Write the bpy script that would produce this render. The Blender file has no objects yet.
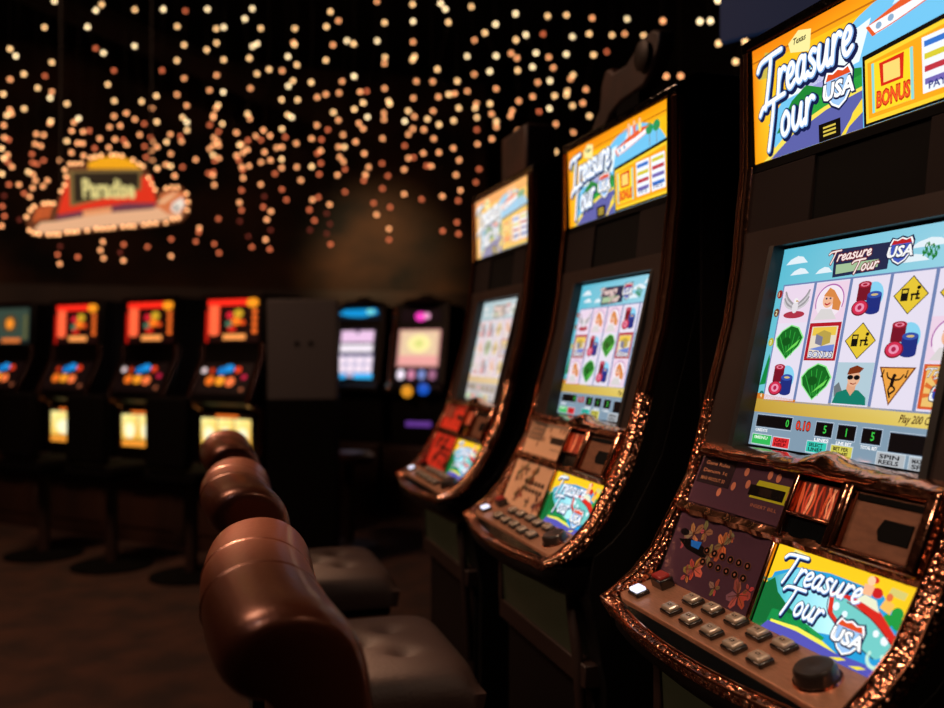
import bpy, bmesh, math, random
from mathutils import Vector, Matrix
random.seed(7)
R = math.radians
TH = R(16.5); F = 918.0; ZC = 1.25; CX = 472.0; CY = 354.0
scn = bpy.context.scene
COL = scn.collection

# ------------------------------------------------------------------ materials
def lin(c):
    return tuple((v/12.92 if v <= .04045 else ((v+.055)/1.055)**2.4) for v in c[:3])
def principled(name, base, rough=.5, metal=0., coat=0., bump=None, emis=None, estr=0., spec=None, aniso=None):
    m = bpy.data.materials.new(name); m.use_nodes = True
    nt = m.node_tree; b = nt.nodes['Principled BSDF']
    b.inputs['Base Color'].default_value = (*lin(base), 1)
    b.inputs['Roughness'].default_value = rough
    b.inputs['Metallic'].default_value = metal
    b.inputs['Coat Weight'].default_value = coat
    b.inputs['Coat Roughness'].default_value = .12
    if spec is not None: b.inputs['Specular IOR Level'].default_value = spec
    if emis: 
        b.inputs['Emission Color'].default_value = (*lin(emis), 1); b.inputs['Emission Strength'].default_value = estr
    if bump:
        kind, scale, strength, dist = bump
        tc = nt.nodes.new('ShaderNodeTexCoord')
        if kind == 'voronoi':
            t = nt.nodes.new('ShaderNodeTexVoronoi'); t.inputs['Scale'].default_value = scale; out = t.outputs['Distance']
        else:
            t = nt.nodes.new('ShaderNodeTexNoise'); t.inputs['Scale'].default_value = scale; t.inputs['Detail'].default_value = 3; out = t.outputs['Fac']
        nt.links.new(tc.outputs['Object'], t.inputs['Vector'])
        bp = nt.nodes.new('ShaderNodeBump'); bp.inputs['Strength'].default_value = strength; bp.inputs['Distance'].default_value = dist
        nt.links.new(out, bp.inputs['Height']); nt.links.new(bp.outputs['Normal'], b.inputs['Normal'])
    return m
def noisy(name, c1, c2, scale, rough=.8, detail=4, stretch=(1,1,1), bump=.0, metal=0., contrast=(.35,.65)):
    m = principled(name, c1, rough, metal); nt = m.node_tree; b = nt.nodes['Principled BSDF']
    tc = nt.nodes.new('ShaderNodeTexCoord'); mp = nt.nodes.new('ShaderNodeMapping'); mp.inputs['Scale'].default_value = stretch
    t = nt.nodes.new('ShaderNodeTexNoise'); t.inputs['Scale'].default_value = scale; t.inputs['Detail'].default_value = detail
    cr = nt.nodes.new('ShaderNodeValToRGB'); cr.color_ramp.elements[0].position = contrast[0]; cr.color_ramp.elements[1].position = contrast[1]
    cr.color_ramp.elements[0].color = (*lin(c1), 1); cr.color_ramp.elements[1].color = (*lin(c2), 1)
    nt.links.new(tc.outputs['Object'], mp.inputs['Vector']); nt.links.new(mp.outputs['Vector'], t.inputs['Vector'])
    nt.links.new(t.outputs['Fac'], cr.inputs['Fac']); nt.links.new(cr.outputs['Color'], b.inputs['Base Color'])
    if bump:
        bp = nt.nodes.new('ShaderNodeBump'); bp.inputs['Strength'].default_value = bump; bp.inputs['Distance'].default_value = .01
        nt.links.new(t.outputs['Fac'], bp.inputs['Height']); nt.links.new(bp.outputs['Normal'], b.inputs['Normal'])
    return m
def colattr(name, strength, rough=.3, glow=True, sampling='AUTO', spec=.4, coat=0.):
    m = bpy.data.materials.new(name); m.use_nodes = True; nt = m.node_tree; b = nt.nodes['Principled BSDF']
    a = nt.nodes.new('ShaderNodeVertexColor'); a.layer_name = 'Col'
    b.inputs['Roughness'].default_value = rough; b.inputs['Specular IOR Level'].default_value = spec
    b.inputs['Coat Weight'].default_value = coat
    if glow:
        b.inputs['Base Color'].default_value = (.004, .004, .004, 1)
        nt.links.new(a.outputs['Color'], b.inputs['Emission Color']); b.inputs['Emission Strength'].default_value = strength
    else:
        nt.links.new(a.outputs['Color'], b.inputs['Base Color'])
        if strength: 
            nt.links.new(a.outputs['Color'], b.inputs['Emission Color']); b.inputs['Emission Strength'].default_value = strength
    m.cycles.emission_sampling = sampling
    return m
def emissive(name, c, s, sampling='NONE'):
    m = bpy.data.materials.new(name); m.use_nodes = True; nt = m.node_tree
    b = nt.nodes['Principled BSDF']; b.inputs['Base Color'].default_value = (0, 0, 0, 1); b.inputs['Roughness'].default_value = .4
    b.inputs['Emission Color'].default_value = (*lin(c), 1); b.inputs['Emission Strength'].default_value = s
    m.cycles.emission_sampling = sampling
    return m

M = dict(
    black=principled('gloss_black_laminate', (.02,.014,.014), .4, spec=.25),
    matte=principled('matte_black', (.015,.012,.012), .85, spec=.08),
    recess=principled('recess_black', (.05,.055,.065), .45),
    copper=principled('hammered_copper_chrome', (.70,.48,.38), .18, 1., bump=('voronoi', 150, .9, .0035)),
    coppers=principled('smooth_rippled_copper', (.62,.42,.33), .16, 1., bump=('noise', 45, .5, .003)),
    copper2=principled('rippled_copper_chrome', (.88,.64,.52), .14, 1., bump=('noise', 24, .5, .006)),
    rim=principled('smooth_copper_chrome', (.85,.60,.47), .14, 1.),
    bronze=noisy('brushed_bronze_plate', (.66,.47,.37), (.74,.54,.43), 60, .36, 3, (1,14,1), metal=.7),
    bezel=principled('dark_bronze_bezel', (.10,.05,.035), .5, .1, spec=.3),
    boxbrown=principled('dark_brown_plastic', (.07,.035,.03), .8, spec=.12),
    plate=noisy('dull_bronze_plate', (.36,.22,.15), (.42,.27,.19), 40, .5, 3, (1,8,1), metal=.4),
    buttonbase=principled('button_black', (.04,.035,.035), .25),
    cap=principled('button_cap_grey', (.62,.56,.50), .25, .3, .6),
    knob=principled('round_button_black', (.10,.07,.06), .35, 0, .3),
    darkglass=principled('smoked_glass', (.03,.035,.04), .1),
    leather=principled('brown_black_leather', (.36,.18,.11), .34, .55, .15, bump=('noise', 160, .25, .002)),
    seatleather=principled('brown_seat_leather', (.15,.07,.04), .65, 0, .0, bump=('noise', 120, .3, .003)),
    steel=principled('dark_steel', (.35,.30,.28), .25, 1.),
    glow=colattr('backlit_artwork', 1.08, .25, True),
    screen=colattr('lcd_picture', .95, .2, True),
    dimglow=colattr('distant_backlit_artwork', 1.15, .4, True),
    sign=colattr('marquee_artwork', .9, .5, True),
    print=colattr('printed_panel', 0.03, .25, False, 'NONE', .5),
    printbright=colattr('lit_printed_panel', .35, .3, False, 'NONE', .5),  # emission added so the print looks lit
    bwood=noisy('dark_wood_panelling', (.13,.075,.05), (.20,.115,.075), 3, .55, 5, (1,1,.15)),
    carpet=noisy('brown_carpet', (.13,.065,.035), (.23,.125,.07), 5, .95, 8, bump=.3),
    wallmat=noisy('dark_painted_mural_wall', (.035,.022,.018), (.26,.16,.09), 1.1, .9, 6, (1,1,1.3)),
    ceil=principled('black_ceiling', (.03,.024,.022), .9),
    beam=noisy('dark_beam', (.10,.05,.035), (.15,.08,.055), 4, .8),
    wire=principled('black_wire', (.02,.015,.015), .8),
    dimtop=noisy('dull_brown_topper', (.16,.09,.07), (.27,.15,.11), 9, .55),
    belly=principled('dim_olive_glass', (.05,.045,.03), .25, emis=(.30,.27,.17), estr=.10),
    greycab=principled('charcoal_cabinet', (.25,.24,.25), .6),
    gcap=principled('gloss_black_cap', (.03,.02,.02), .12, bump=('noise',40,.6,.004)),
    led=emissive('yellow_green_led', (.62,.68,.10), .75),
    white=emissive('lit_white_button', (.93,.92,1.), 1.3),
)
M['belly'].cycles.emission_sampling = 'NONE'
BULB = [emissive('bulb_pale', (1., .87, .66), 3.8), emissive('bulb_cream', (1., .78, .53), 3.4),
        emissive('bulb_amber', (1., .66, .43), 2.8), emissive('bulb_dim', (.90, .45, .29), 1.9), emissive('bulb_faint', (.55, .22, .17), .9)]

# ------------------------------------------------------------------ object helpers
def tag(o, label=None, cat=None, group=None, kind=None):
    if label: o['label'] = label
    if cat: o['category'] = cat
    if group: o['group'] = group
    if kind: o['kind'] = kind
    return o
def thing(name, label, cat, loc=(0,0,0), rz=0., group=None):
    o = bpy.data.objects.new(name, None); COL.objects.link(o)
    o.location = loc; o.rotation_euler = (0, 0, rz); o.empty_display_size = .1
    return tag(o, label, cat, group)
class MB:
    def __init__(s): s.v = []; s.f = []
    def add(s, vs, fs):
        n = len(s.v); s.v += [tuple(v) for v in vs]; s.f += [tuple(i+n for i in f) for f in fs]; return s
    def box(s, x0, x1, y0, y1, z0, z1, mat=None):
        vs = [Vector((x, y, z)) for x in (x0, x1) for y in (y0, y1) for z in (z0, z1)]
        if mat: vs = [mat @ v for v in vs]
        return s.add(vs, [(0,1,3,2),(4,6,7,5),(0,4,5,1),(2,3,7,6),(0,2,6,4),(1,5,7,3)])
    def prism(s, pts, axis, a, b, mat=None):
        """pts 2D outline; axis 'x': pts=(y,z); 'y': pts=(x,z); 'z': pts=(x,y)"""
        def mk(p, t): return {'x': (t, p[0], p[1]), 'y': (p[0], t, p[1]), 'z': (p[0], p[1], t)}[axis]
        n = len(pts); vs = [Vector(mk(p, a)) for p in pts] + [Vector(mk(p, b)) for p in pts]
        if mat: vs = [mat @ v for v in vs]
        return s.add(vs, [tuple(range(n))[::-1], tuple(range(n, 2*n))] + [(i, (i+1) % n, n+(i+1) % n, n+i) for i in range(n)])
    def tube(s, path, r, n=8, closed=False):
        path = [Vector(p) for p in path]; N = len(path); rings = []
        for i, p in enumerate(path):
            a = path[max(i-1, 0)]; b = path[min(i+1, N-1)]
            if closed: a = path[i-1]; b = path[(i+1) % N]
            t = (b-a).normalized(); up = Vector((0,0,1)) if abs(t.z) < .9 else Vector((1,0,0))
            u = t.cross(up).normalized(); w = t.cross(u)
            rr = r[i] if isinstance(r, (list, tuple)) else r
            rings.append([p + (u*math.cos(2*math.pi*k/n) + w*math.sin(2*math.pi*k/n))*rr for k in range(n)])
        vs = [v for q in rings for v in q]; fs = []
        for i in range(N if closed else N-1):
            j = (i+1) % N
            for k in range(n): fs.append((i*n+k, i*n+(k+1) % n, j*n+(k+1) % n, j*n+k))
        if not closed: fs += [tuple(range(n))[::-1], tuple((N-1)*n+k for k in range(n))]
        return s.add(vs, fs)
    def lathe(s, prof, n=28, c=(0,0,0), mat=None):
        vs = []; fs = []
        for r, z in prof:
            for k in range(n): vs.append(Vector((r*math.cos(2*math.pi*k/n), r*math.sin(2*math.pi*k/n), z)))
        for i in range(len(prof)-1):
            for k in range(n): fs.append((i*n+k, i*n+(k+1) % n, (i+1)*n+(k+1) % n, (i+1)*n+k))
        fs += [tuple(range(n))[::-1], tuple((len(prof)-1)*n+k for k in range(n))]
        if mat: vs = [mat @ v for v in vs]
        return s.add([v+Vector(c) for v in vs], fs)
    def loft(s, rings, close_ends=True):
        n = len(rings[0]); vs = [v for q in rings for v in q]; fs = []
        for i in range(len(rings)-1):
            for k in range(n): fs.append((i*n+k, i*n+(k+1) % n, (i+1)*n+(k+1) % n, (i+1)*n+k))
        if close_ends: fs += [tuple(range(n))[::-1], tuple((len(rings)-1)*n+k for k in range(n))]
        return s.add(vs, fs)
    def build(s, name, mat, parent=None, smooth=True, bevel=0., seg=2, ang=40, sub=0):
        me = bpy.data.meshes.new(name); me.from_pydata(s.v, [], s.f); me.update()
        bm = bmesh.new(); bm.from_mesh(me); bmesh.ops.recalc_face_normals(bm, faces=bm.faces); bm.to_mesh(me); bm.free()
        me.materials.append(mat)
        if smooth:
            for p in me.polygons: p.use_smooth = True
            me.set_sharp_from_angle(angle=R(ang))
        o = bpy.data.objects.new(name, me); COL.objects.link(o)
        if parent: o.parent = parent
        if bevel:
            b = o.modifiers.new('bevel', 'BEVEL'); b.width = bevel; b.segments = seg; b.limit_method = 'ANGLE'; b.angle_limit = R(35)
        if sub:
            b = o.modifiers.new('sub', 'SUBSURF'); b.levels = sub; b.render_levels = sub
        return o
def cat(pts, per=6, closed=False):
    P = [Vector((*p, 0)) if len(p) == 2 else Vector(p) for p in pts]; n = len(P); out = []
    for i in range(n if closed else n-1):
        if closed: p0, p1, p2, p3 = P[i-1], P[i], P[(i+1) % n], P[(i+2) % n]
        else: p0, p1, p2, p3 = P[max(i-1,0)], P[i], P[i+1], P[min(i+2,n-1)]
        for k in range(per):
            t = k/per
            out.append(.5*((2*p1)+(p2-p0)*t+(2*p0-5*p1+4*p2-p3)*t*t+(3*p1-3*p2+p3-p0)*t**3))
    if not closed: out.append(P[-1])
    return out

# ------------------------------------------------------------------ flat artwork as coloured mesh
_tc = {}
def text_mesh(body, bold=0., shear=0.):
    k = (body, bold, shear)
    if k not in _tc:
        c = bpy.data.curves.new('t', 'FONT'); c.body = body; c.size = 1; c.offset = bold; c.shear = shear; c.resolution_u = 2
        o = bpy.data.objects.new('t', c); COL.objects.link(o)
        dg = bpy.context.evaluated_depsgraph_get(); me = bpy.data.meshes.new_from_object(o.evaluated_get(dg))
        vs = [(v.co.x, v.co.y) for v in me.vertices]; fs = [tuple(p.vertices) for p in me.polygons]
        bpy.data.objects.remove(o); bpy.data.curves.remove(c); bpy.data.meshes.remove(me)
        _tc[k] = (vs, fs)
    return _tc[k]
class Art:
    """artwork of a real flat panel, W x H metres, layered coloured polygons in the panel's own plane"""
    def __init__(s, W, H, bg): s.W = W; s.H = H; s.v = []; s.f = []; s.c = []; s.poly([(0,0),(W,0),(W,H),(0,H)], bg, 0)
    def poly(s, pts, col, l=1):
        n = len(s.v); cols = col if isinstance(col, list) else [col]*len(pts)
        s.v += [(p[0], p[1], l) for p in pts]; s.f.append(tuple(range(n, n+len(pts)))); s.c.append([lin(c) for c in cols]); return s
    def rect(s, x0, y0, x1, y1, col, l=1): return s.poly([(x0,y0),(x1,y0),(x1,y1),(x0,y1)], col, l)
    def ell(s, cx, cy, rx, ry, col, l=1, n=20, a0=0, a1=360):
        pts = [(cx+rx*math.cos(R(a0+(a1-a0)*k/n)), cy+ry*math.sin(R(a0+(a1-a0)*k/n))) for k in range(n+(0 if a1-a0 >= 360 else 1))]
        return s.poly(pts, col, l)
    def ring(s, cx, cy, rx, ry, w, col, l=1, a0=0, a1=360):
        return s.stroke([(cx+rx*math.cos(R(a0+(a1-a0)*k/20)), cy+ry*math.sin(R(a0+(a1-a0)*k/20))) for k in range(21)], w, col, l, False)
    def stroke(s, pts, w, col, l=1, smooth=True):
        P = cat(pts, 5) if smooth and len(pts) > 2 else [Vector((p[0], p[1], 0)) for p in pts]
        for a, b in zip(P, P[1:]):
            d = (b-a)
            if d.length < 1e-9: continue
            n = Vector((-d.y, d.x, 0)).normalized()*w/2
            s.poly([(a+n)[:2], (a-n)[:2], (b-n)[:2], (b+n)[:2]], col, l)
        for p in P: s.ell(p.x, p.y, w/2, w/2, col, l, 8)
        return s
    def text(s, body, x, y, h, col, l=2, bold=0., shear=0., w=None, rot=0.):
        vs, fs = text_mesh(body, bold, shear)
        if not vs: return s
        mx = max(v[0] for v in vs); mn = min(v[0] for v in vs); sy = h/.7; sx = sy if w is None else w/(mx-mn)
        n = len(s.v); ca, sa = math.cos(R(rot)), math.sin(R(rot))
        for v in vs:
            px = (v[0]-mn)*sx; py = v[1]*sy
            s.v.append((x+px*ca-py*sa, y+px*sa+py*ca, l))
        for f in fs: s.f.append(tuple(i+n for i in f)); s.c.append([lin(col)]*len(f))
        return s
    def clip(s):
        return s
    def build(s, name, mat, parent, o, ux, uy, eps=.00016):
        o, ux, uy = Vector(o), Vector(ux).normalized(), Vector(uy).normalized(); n = ux.cross(uy).normalized()
        W, H = s.W, s.H
        me = bpy.data.meshes.new(name)
        me.from_pydata([o+ux*min(max(v[0], 0), W)+uy*min(max(v[1], 0), H)+n*v[2]*eps for v in s.v], [], s.f)
        ca = me.color_attributes.new('Col', 'FLOAT_COLOR', 'CORNER'); i = 0
        for p, cs in zip(me.polygons, s.c):
            for k in range(p.loop_total): ca.data[p.loop_start+k].color = (*cs[k], 1)
        me.materials.append(mat); ob = bpy.data.objects.new(name, me); COL.objects.link(ob); ob.parent = parent
        return ob

# hand lettered script (strokes, x-height .5)
SCR = {
 'T': (.70, [[(-.16,.76),(-.04,.90),(.25,.94),(.82,.95)], [(.40,.94),(.36,.6),(.26,.1),(.20,-.16)]]),
 'r': (.37, [[(.06,.52),(.05,.28),(.02,0)], [(.04,.24),(.12,.43),(.22,.52),(.31,.46)]]),
 'e': (.37, [[(.05,.22),(.20,.27),(.27,.40),(.17,.51),(.04,.36),(.04,.12),(.15,.0),(.32,.10)]]),
 'a': (.45, [[(.30,.44),(.18,.51),(.05,.36),(.04,.12),(.14,.01),(.26,.14),(.32,.48)], [(.32,.48),(.29,.14),(.36,.01),(.44,.10)]]),
 's': (.35, [[(.27,.46),(.16,.51),(.06,.40),(.17,.27),(.26,.14),(.16,.0),(.0,.06)]]),
 'u': (.50, [[(.06,.50),(.03,.18),(.12,.01),(.26,.13),(.35,.50)], [(.35,.50),(.32,.14),(.39,.01),(.48,.10)]]),
 'o': (.42, [[(.18,.51),(.05,.36),(.04,.12),(.15,.0),(.29,.12),(.30,.36),(.19,.51)]]),
}
def script(a, word, x, y, h, layers, rot=0., shear=.18, sx=1.):
    ca, sa = math.cos(R(rot)), math.sin(R(rot))
    for (w, dx, dy, col, l) in layers:
        cx = 0
        for ch in word:
            adv, sts = SCR[ch]
            for st in sts:
                pts = []
                for p in st:
                    px = (cx+p[0]+p[1]*shear)*h*sx+dx*h; py = p[1]*h+dy*h
                    pts.append((x+px*ca-py*sa, y+px*sa+py*ca))
                a.stroke(pts, w*h, col, l)
            cx += adv
NAVY = (.06,.10,.28); WHITE = (1,1,1); LBLUE = (.50,.68,.90)
LOGO = [(.23,.05,-.055,NAVY,6), (.205,.0,.0,NAVY,7), (.15,-.0,-.0,LBLUE,8), (.105,-.01,.015,WHITE,9)]
def shield(a, x, y, w, h, l=7, text='USA', red=(.88,.30,.12), blue=(.62,.78,.95)):
    def sh(k): 
        cx, cy = x+w/2, y+h/2
        base = [(-.5,.30),(-.40,.5),(-.2,.44),(0,.52),(.2,.44),(.40,.5),(.5,.30),(.46,-.1),(.25,-.38),(0,-.52),(-.25,-.38),(-.46,-.1)]
        return [(cx+p[0]*w*k, cy+p[1]*h*k) for p in base]
    a.poly(sh(1.12), NAVY, l); a.poly(sh(1.0), WHITE, l+1); a.poly(sh(.88), blue, l+2)
    p = sh(.88); a.poly([p[0],p[1],p[2],p[3],p[4],p[5],p[6]], red, l+3)
    a.text(text, x-w*.10, y+h*.26, h*.44, NAVY, l+4, .07, .15, w*1.22)
    a.text(text, x-w*.06, y+h*.29, h*.40, WHITE, l+5, .035, .15, w*1.12)

# ---------------- artwork: upper glass
def boat(a, x, y, s, l=4, c1=(.90,.36,.16), c2=(.98,.98,1.), fy=1.):
    n0=len(a.v)
    a.poly([(x,y+.42*s),(x+.12*s,y+.05*s),(x+.4*s,y+.12*s),(x+1.3*s,y+.52*s),(x+1.5*s,y+.85*s),(x+.9*s,y+.80*s),(x+.45*s,y+.62*s)], c2, l)
    a.poly([(x,y+.42*s),(x+.35*s,y+.50*s),(x+.9*s,y+.60*s),(x+1.5*s,y+.86*s),(x+1.1*s,y+.95*s),(x+.55*s,y+.76*s)], c1, l+1)
    a.poly([(x+.0*s,y+.42*s),(x+.06*s,y+.42*s),(x+.17*s,y+.05*s),(x+.11*s,y+.03*s)], c1, l+1)
    a.stroke([(x+.12*s,y+.08*s),(x+.5*s,y+.18*s),(x+1.3*s,y+.53*s)], .035*s, c1, l+2)
    a.poly([(x+.45*s,y+.74*s),(x+.62*s,y+1.2*s),(x+.78*s,y+1.25*s),(x+.74*s,y+.80*s)], (.85,.95,1), l+2)
    for k in range(2): a.ell(x+(.22+.2*k)*s, y+(.30+.06*k)*s, .05*s, .11*s, (.55,.68,.80), l+2)
    for i in range(n0,len(a.v)): v=a.v[i]; a.v[i]=(v[0], y+(v[1]-y)*fy, v[2])
def upper_art(W, H):
    a = Art(W, H, (1.,.76,.10))
    a.poly([(0,0),(.13*W,0),(.10*W,H*.8),(0,H*.95)], [(1,.62,.05),(1,.80,.15),(1,.85,.2),(.95,.5,.05)], 1)
    a.poly([(0,H*.84),(W,H*.84),(W,H),(0,H)], [(.98,.62,.08),(1,.72,.1),(1,.62,.05),(.95,.5,.05)], 1)
    a.poly([(0,H*.88),(W,H*.88),(W,H*.895),(0,H*.895)], (.75,.42,.05), 2)
    # sky dome
    a.poly([(.12*W,0),(W,0),(W,H*.62)]+[(W*(.68+.32*math.cos(t)), H*(.45+.46*math.sin(t))) for t in [k*math.pi/16 for k in range(0,13)]]+[(.2*W,.55*H),(.08*W,.3*H)], (.45,.78,.95), 2)
    a.poly([(.16*W,.45*H),(.5*W,.5*H),(.55*W,.78*H),(.38*W,.70*H),(.26*W,.58*H)], (.93,.98,1), 3)
    a.poly([(.22*W,.38*H),(.27*W,.55*H),(.31*W,.50*H),(.36*W,.58*H),(.42*W,.45*H)], (.62,.62,.85), 3)
    a.poly([(.12*W,.2*H),(.20*W,.42*H),(.27*W,.50*H),(.34*W,.43*H),(.42*W,.50*H),(.51*W,.45*H),(.51*W,.15*H)], (.10,.52,.20), 4)
    a.poly([(.15*W,.16*H),(.22*W,.34*H),(.36*W,.38*H),(.51*W,.40*H),(.51*W,.1*H)], (.20,.66,.25), 4)
    a.poly([(.08*W,0),(.20*W,.14*H),(.36*W,.24*H),(.51*W,.28*H),(.51*W,0)], (.36,.38,.66), 5)
    a.poly([(.05*W,0),(.09*W,0),(.20*W,.14*H),(.36*W,.24*H),(.51*W,.28*H),(.51*W,.31*H),(.35*W,.27*H),(.18*W,.18*H)], (.97,.88,.35), 5)
    a.poly([(.42*W,.0),(.44*W,0),(.47*W,.14*H),(.51*W,.22*H),(.51*W,.12*H)], (.97,.85,.25), 6)
    # state patches
    a.poly([(.03*W,.72*H),(.10*W,.70*H),(.14*W,.88*H),(.07*W,.93*H)], (.80,.72,.30), 3)
    a.poly([(.20*W,.82*H),(.29*W,.76*H),(.30*W,.93*H),(.24*W,.97*H),(.19*W,.90*H)], (.98,.93,.62), 3)
    a.text('Texas', .215*W, .87*H, .05*H, (.1,.08,.05), 4, .02, .3)
    script(a, 'Treasure', .045*W, .50*H, .38*H, LOGO, 4.5, .16, .90)
    script(a, 'Tour', .055*W, .13*H, .36*H, LOGO, 6, .16, .98)
    shield(a, .355*W, .22*H, .12*W, .30*H, 8)
    a.rect(.325*W, 0, .42*W, .14*H, (.03,.02,.02), 9)
    for k in range(3): a.rect(.345*W, (.095-.03*k)*H, .40*W, (.11-.03*k)*H, (.85,.75,.3), 10)
    boat(a, .53*W, .63*H, .30*W*.75, 5, fy=.36)
    # picture of passengers on deck
    for k, (px, c) in enumerate([(.66,(.95,.65,.50)),(.71,(.95,.45,.35)),(.76,(.98,.9,.5))]):
        a.poly([(px*W,.80*H),(px*W+.02*W,.80*H),(px*W+.025*W,.90*H),(px*W-.005*W,.90*H)], c, 7); a.ell(px*W+.01*W, .925*H, .010*W, .03*H, (.98,.78,.60), 8)
    for px in (.85,.91): 
        a.ell(px*W, .78*H, .03*W, .06*H, (.15,.6,.35), 6); a.stroke([(px*W,.6*H),(px*W+.003*W,.78*H)], .004*W, (.5,.3,.1), 6)
    # inset pay panel
    a.poly([(.515*W,-.01),(W,0),(W,.60*H),(.515*W,.52*H)], (.02,.02,.02), 9)
    a.poly([(.525*W,0.02*H),(W,.02*H),(W,.565*H),(.525*W,.485*H)], (1,.83,.20), 10)
    a.poly([(.535*W,.05*H),(.985*W,.05*H),(.985*W,.53*H),(.535*W,.455*H)], (.98,.66,.10), 11)
    a.rect(.55*W,.08*H,.70*W,.44*H,(.55,.85,.85),12); a.rect(.56*W,.08*H,.69*W,.44*H,(1,.86,.15),13)
    a.poly([(.585*W,.25*H),(.665*W,.25*H),(.67*W,.43*H),(.58*W,.42*H)], (.85,.15,.08), 14); a.rect(.595*W,.27*H,.655*W,.40*H,(1,.85,.45),15)
    a.text('BONUS', .565*W, .11*H, .11*H, (.75,.1,.05), 14, .06, .1, .125*W); a.text('BONUS', .568*W, .115*H, .10*H, (.98,.35,.15), 15, .02, .1, .12*W)
    for i in range(2):
        x0 = (.73+.13*i)*W
        a.rect(x0,.09*H,x0+.115*W,.47*H,(.95,.97,1),12)
        for k in range(4): a.rect(x0+.008*W,(.40-.085*k)*H,x0+.107*W,(.44-.085*k)*H,[(.2,.45,.8),(.85,.8,.2),(.75,.2,.25),(.45,.4,.7)][(k+i)%4],13)
        a.text('PAYS', x0+.02*W, .11*H, .05*H, (.15,.2,.5), 14, .02, 0, .07*W)
    return a
def lower_art(W, H):
    a = Art(W, H, (1,.80,.12))
    a.poly([(0,.3*H),(.04*W,.66*H),(.2*W,.8*H),(.45*W,.86*H),(.8*W,.84*H),(.97*W,.6*H),(W,.3*H),(W,0),(0,0)], (.15,.62,.85), 1)
    a.poly([(.0*W,.55*H),(.22*W,.80*H),(.6*W,.78*H),(.62*W,.25*H),(.2*W,.1*H)], [(.1,.6,.6),(.5,.85,.95),(.75,.95,1),(.8,1,1),(.3,.8,.8)], 2)
    a.poly([(0,.1*H),(0,.5*H),(.06*W,.6*H),(.12*W,.45*H),(.22*W,.35*H),(.45*W,.18*H),(.3*W,0),(0,0)], (.04,.42,.20), 3)
    a.poly([(.1*W,.0),(.12*W,.25*H),(.3*W,.28*H),(.55*W,.18*H),(.5*W,0)], (.1,.6,.30), 3)
    a.poly([(.08*W,0),(.12*W,.10*H),(.40*W,.13*H),(.65*W,.09*H),(W,.12*H),(W,0)], (.33,.33,.72), 5)
    a.poly([(.14*W,.13*H),(.35*W,.17*H),(.55*W,.14*H),(.66*W,.08*H),(.5*W,.10*H),(.35*W,.12*H),(.14*W,.10*H)], (.96,.93,.35), 6)
    for k in range(3): a.poly([((.62+.13*k)*W,.02*H),((.68+.13*k)*W,.02*H),((.73+.13*k)*W,.065*H),((.69+.13*k)*W,.065*H)], (.95,.88,.25), 6)
    a.poly([(.12*W,.9*H),(.22*W,.86*H),(.24*W,.97*H),(.14*W,.99*H)], (.95,.90,.55), 3); a.text('Texas', .14*W, .91*H, .05*H, (.1,.1,.1), 4, .02, .3)
    a.poly([(.84*W,.85*H),(.94*W,.84*H),(.95*W,.92*H),(.85*W,.93*H)], (.85,.80,.45), 3)
    n0=len(a.v)
    # boat
    a.poly([(.50*W,.62*H),(.54*W,.40*H),(.72*W,.20*H),(.90*W,.12*H),(W,.25*H),(.97*W,.42*H),(.8*W,.55*H),(.6*W,.62*H)], (.45,.80,.78), 7)
    a.poly([(.50*W,.64*H),(.62*W,.62*H),(.80*W,.52*H),(.98*W,.32*H),(.99*W,.40*H),(.84*W,.62*H),(.68*W,.68*H)], (.85,.16,.12), 8)
    a.poly([(.50*W,.64*H),(.53*W,.64*H),(.56*W,.42*H),(.72*W,.22*H),(.70*W,.20*H),(.53*W,.38*H)], (.85,.18,.12), 8)
    a.poly([(.68*W,.66*H),(.72*W,.74*H),(.80*W,.72*H),(.84*W,.60*H)], (.92,.93,.80), 9)
    a.ell(.57*W, .50*H, .022*W, .05*H, (.9,.97,1), 9); a.ell(.64*W, .45*H, .018*W, .04*H, (.9,.97,1), 9); a.ell(.86*W,.38*H,.018*W,.04*H,(.95,.98,1),9); a.ell(.92*W,.34*H,.022*W,.05*H,(.95,.98,1),9)
    a.ring(.90*W,.12*H,.045*W,.09*H,.02*W,(.75,.92,.85),9,150,400)
    a.poly([(.70*W,.74*H),(.76*W,.74*H),(.765*W,.86*H),(.70*W,.86*H)], (.98,.72,.55), 9); a.ell(.735*W,.91*H,.025*W,.055*H,(.98,.80,.62),10); a.ell(.75*W,.93*H,.03*W,.04*H,(.85,.15,.12),9); a.ell(.79*W,.80*H,.035*W,.06*H,(.8,.12,.12),8)
    a.poly([(.83*W,.66*H),(.90*W,.62*H),(.91*W,.74*H),(.85*W,.78*H)], (.98,.75,.35), 9); a.ell(.87*W,.80*H,.02*W,.045*H,(.9,.45,.25),10)
    for (px,py) in ((.94,.66),(.90,.56),(.96,.56)): a.ell(px*W,py*H,.035*W,.07*H,(.12,.6,.25),6)
    for i in range(n0,len(a.v)): v=a.v[i]; a.v[i]=(v[0]-.01*W, .08*H+v[1]*.93, v[2])
    a.stroke([(.49*W,.67*H),(.52*W,.45*H),(.70*W,.28*H),(.88*W,.19*H)], .006*W, (.10,.25,.35), 9)
    a.stroke([(.62*W,.63*H),(.80*W,.55*H),(.97*W,.37*H)], .006*W, (.45,.05,.05), 10)
    script(a, 'Treasure', .10*W, .62*H, .32*H, LOGO, 1, .16, 1.22)
    script(a, 'Tour', .17*W, .27*H, .31*H, LOGO, 1, .16, 1.20)
    shield(a, .60*W, .10*H, .19*W, .36*H, 9)
    return a
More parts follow.
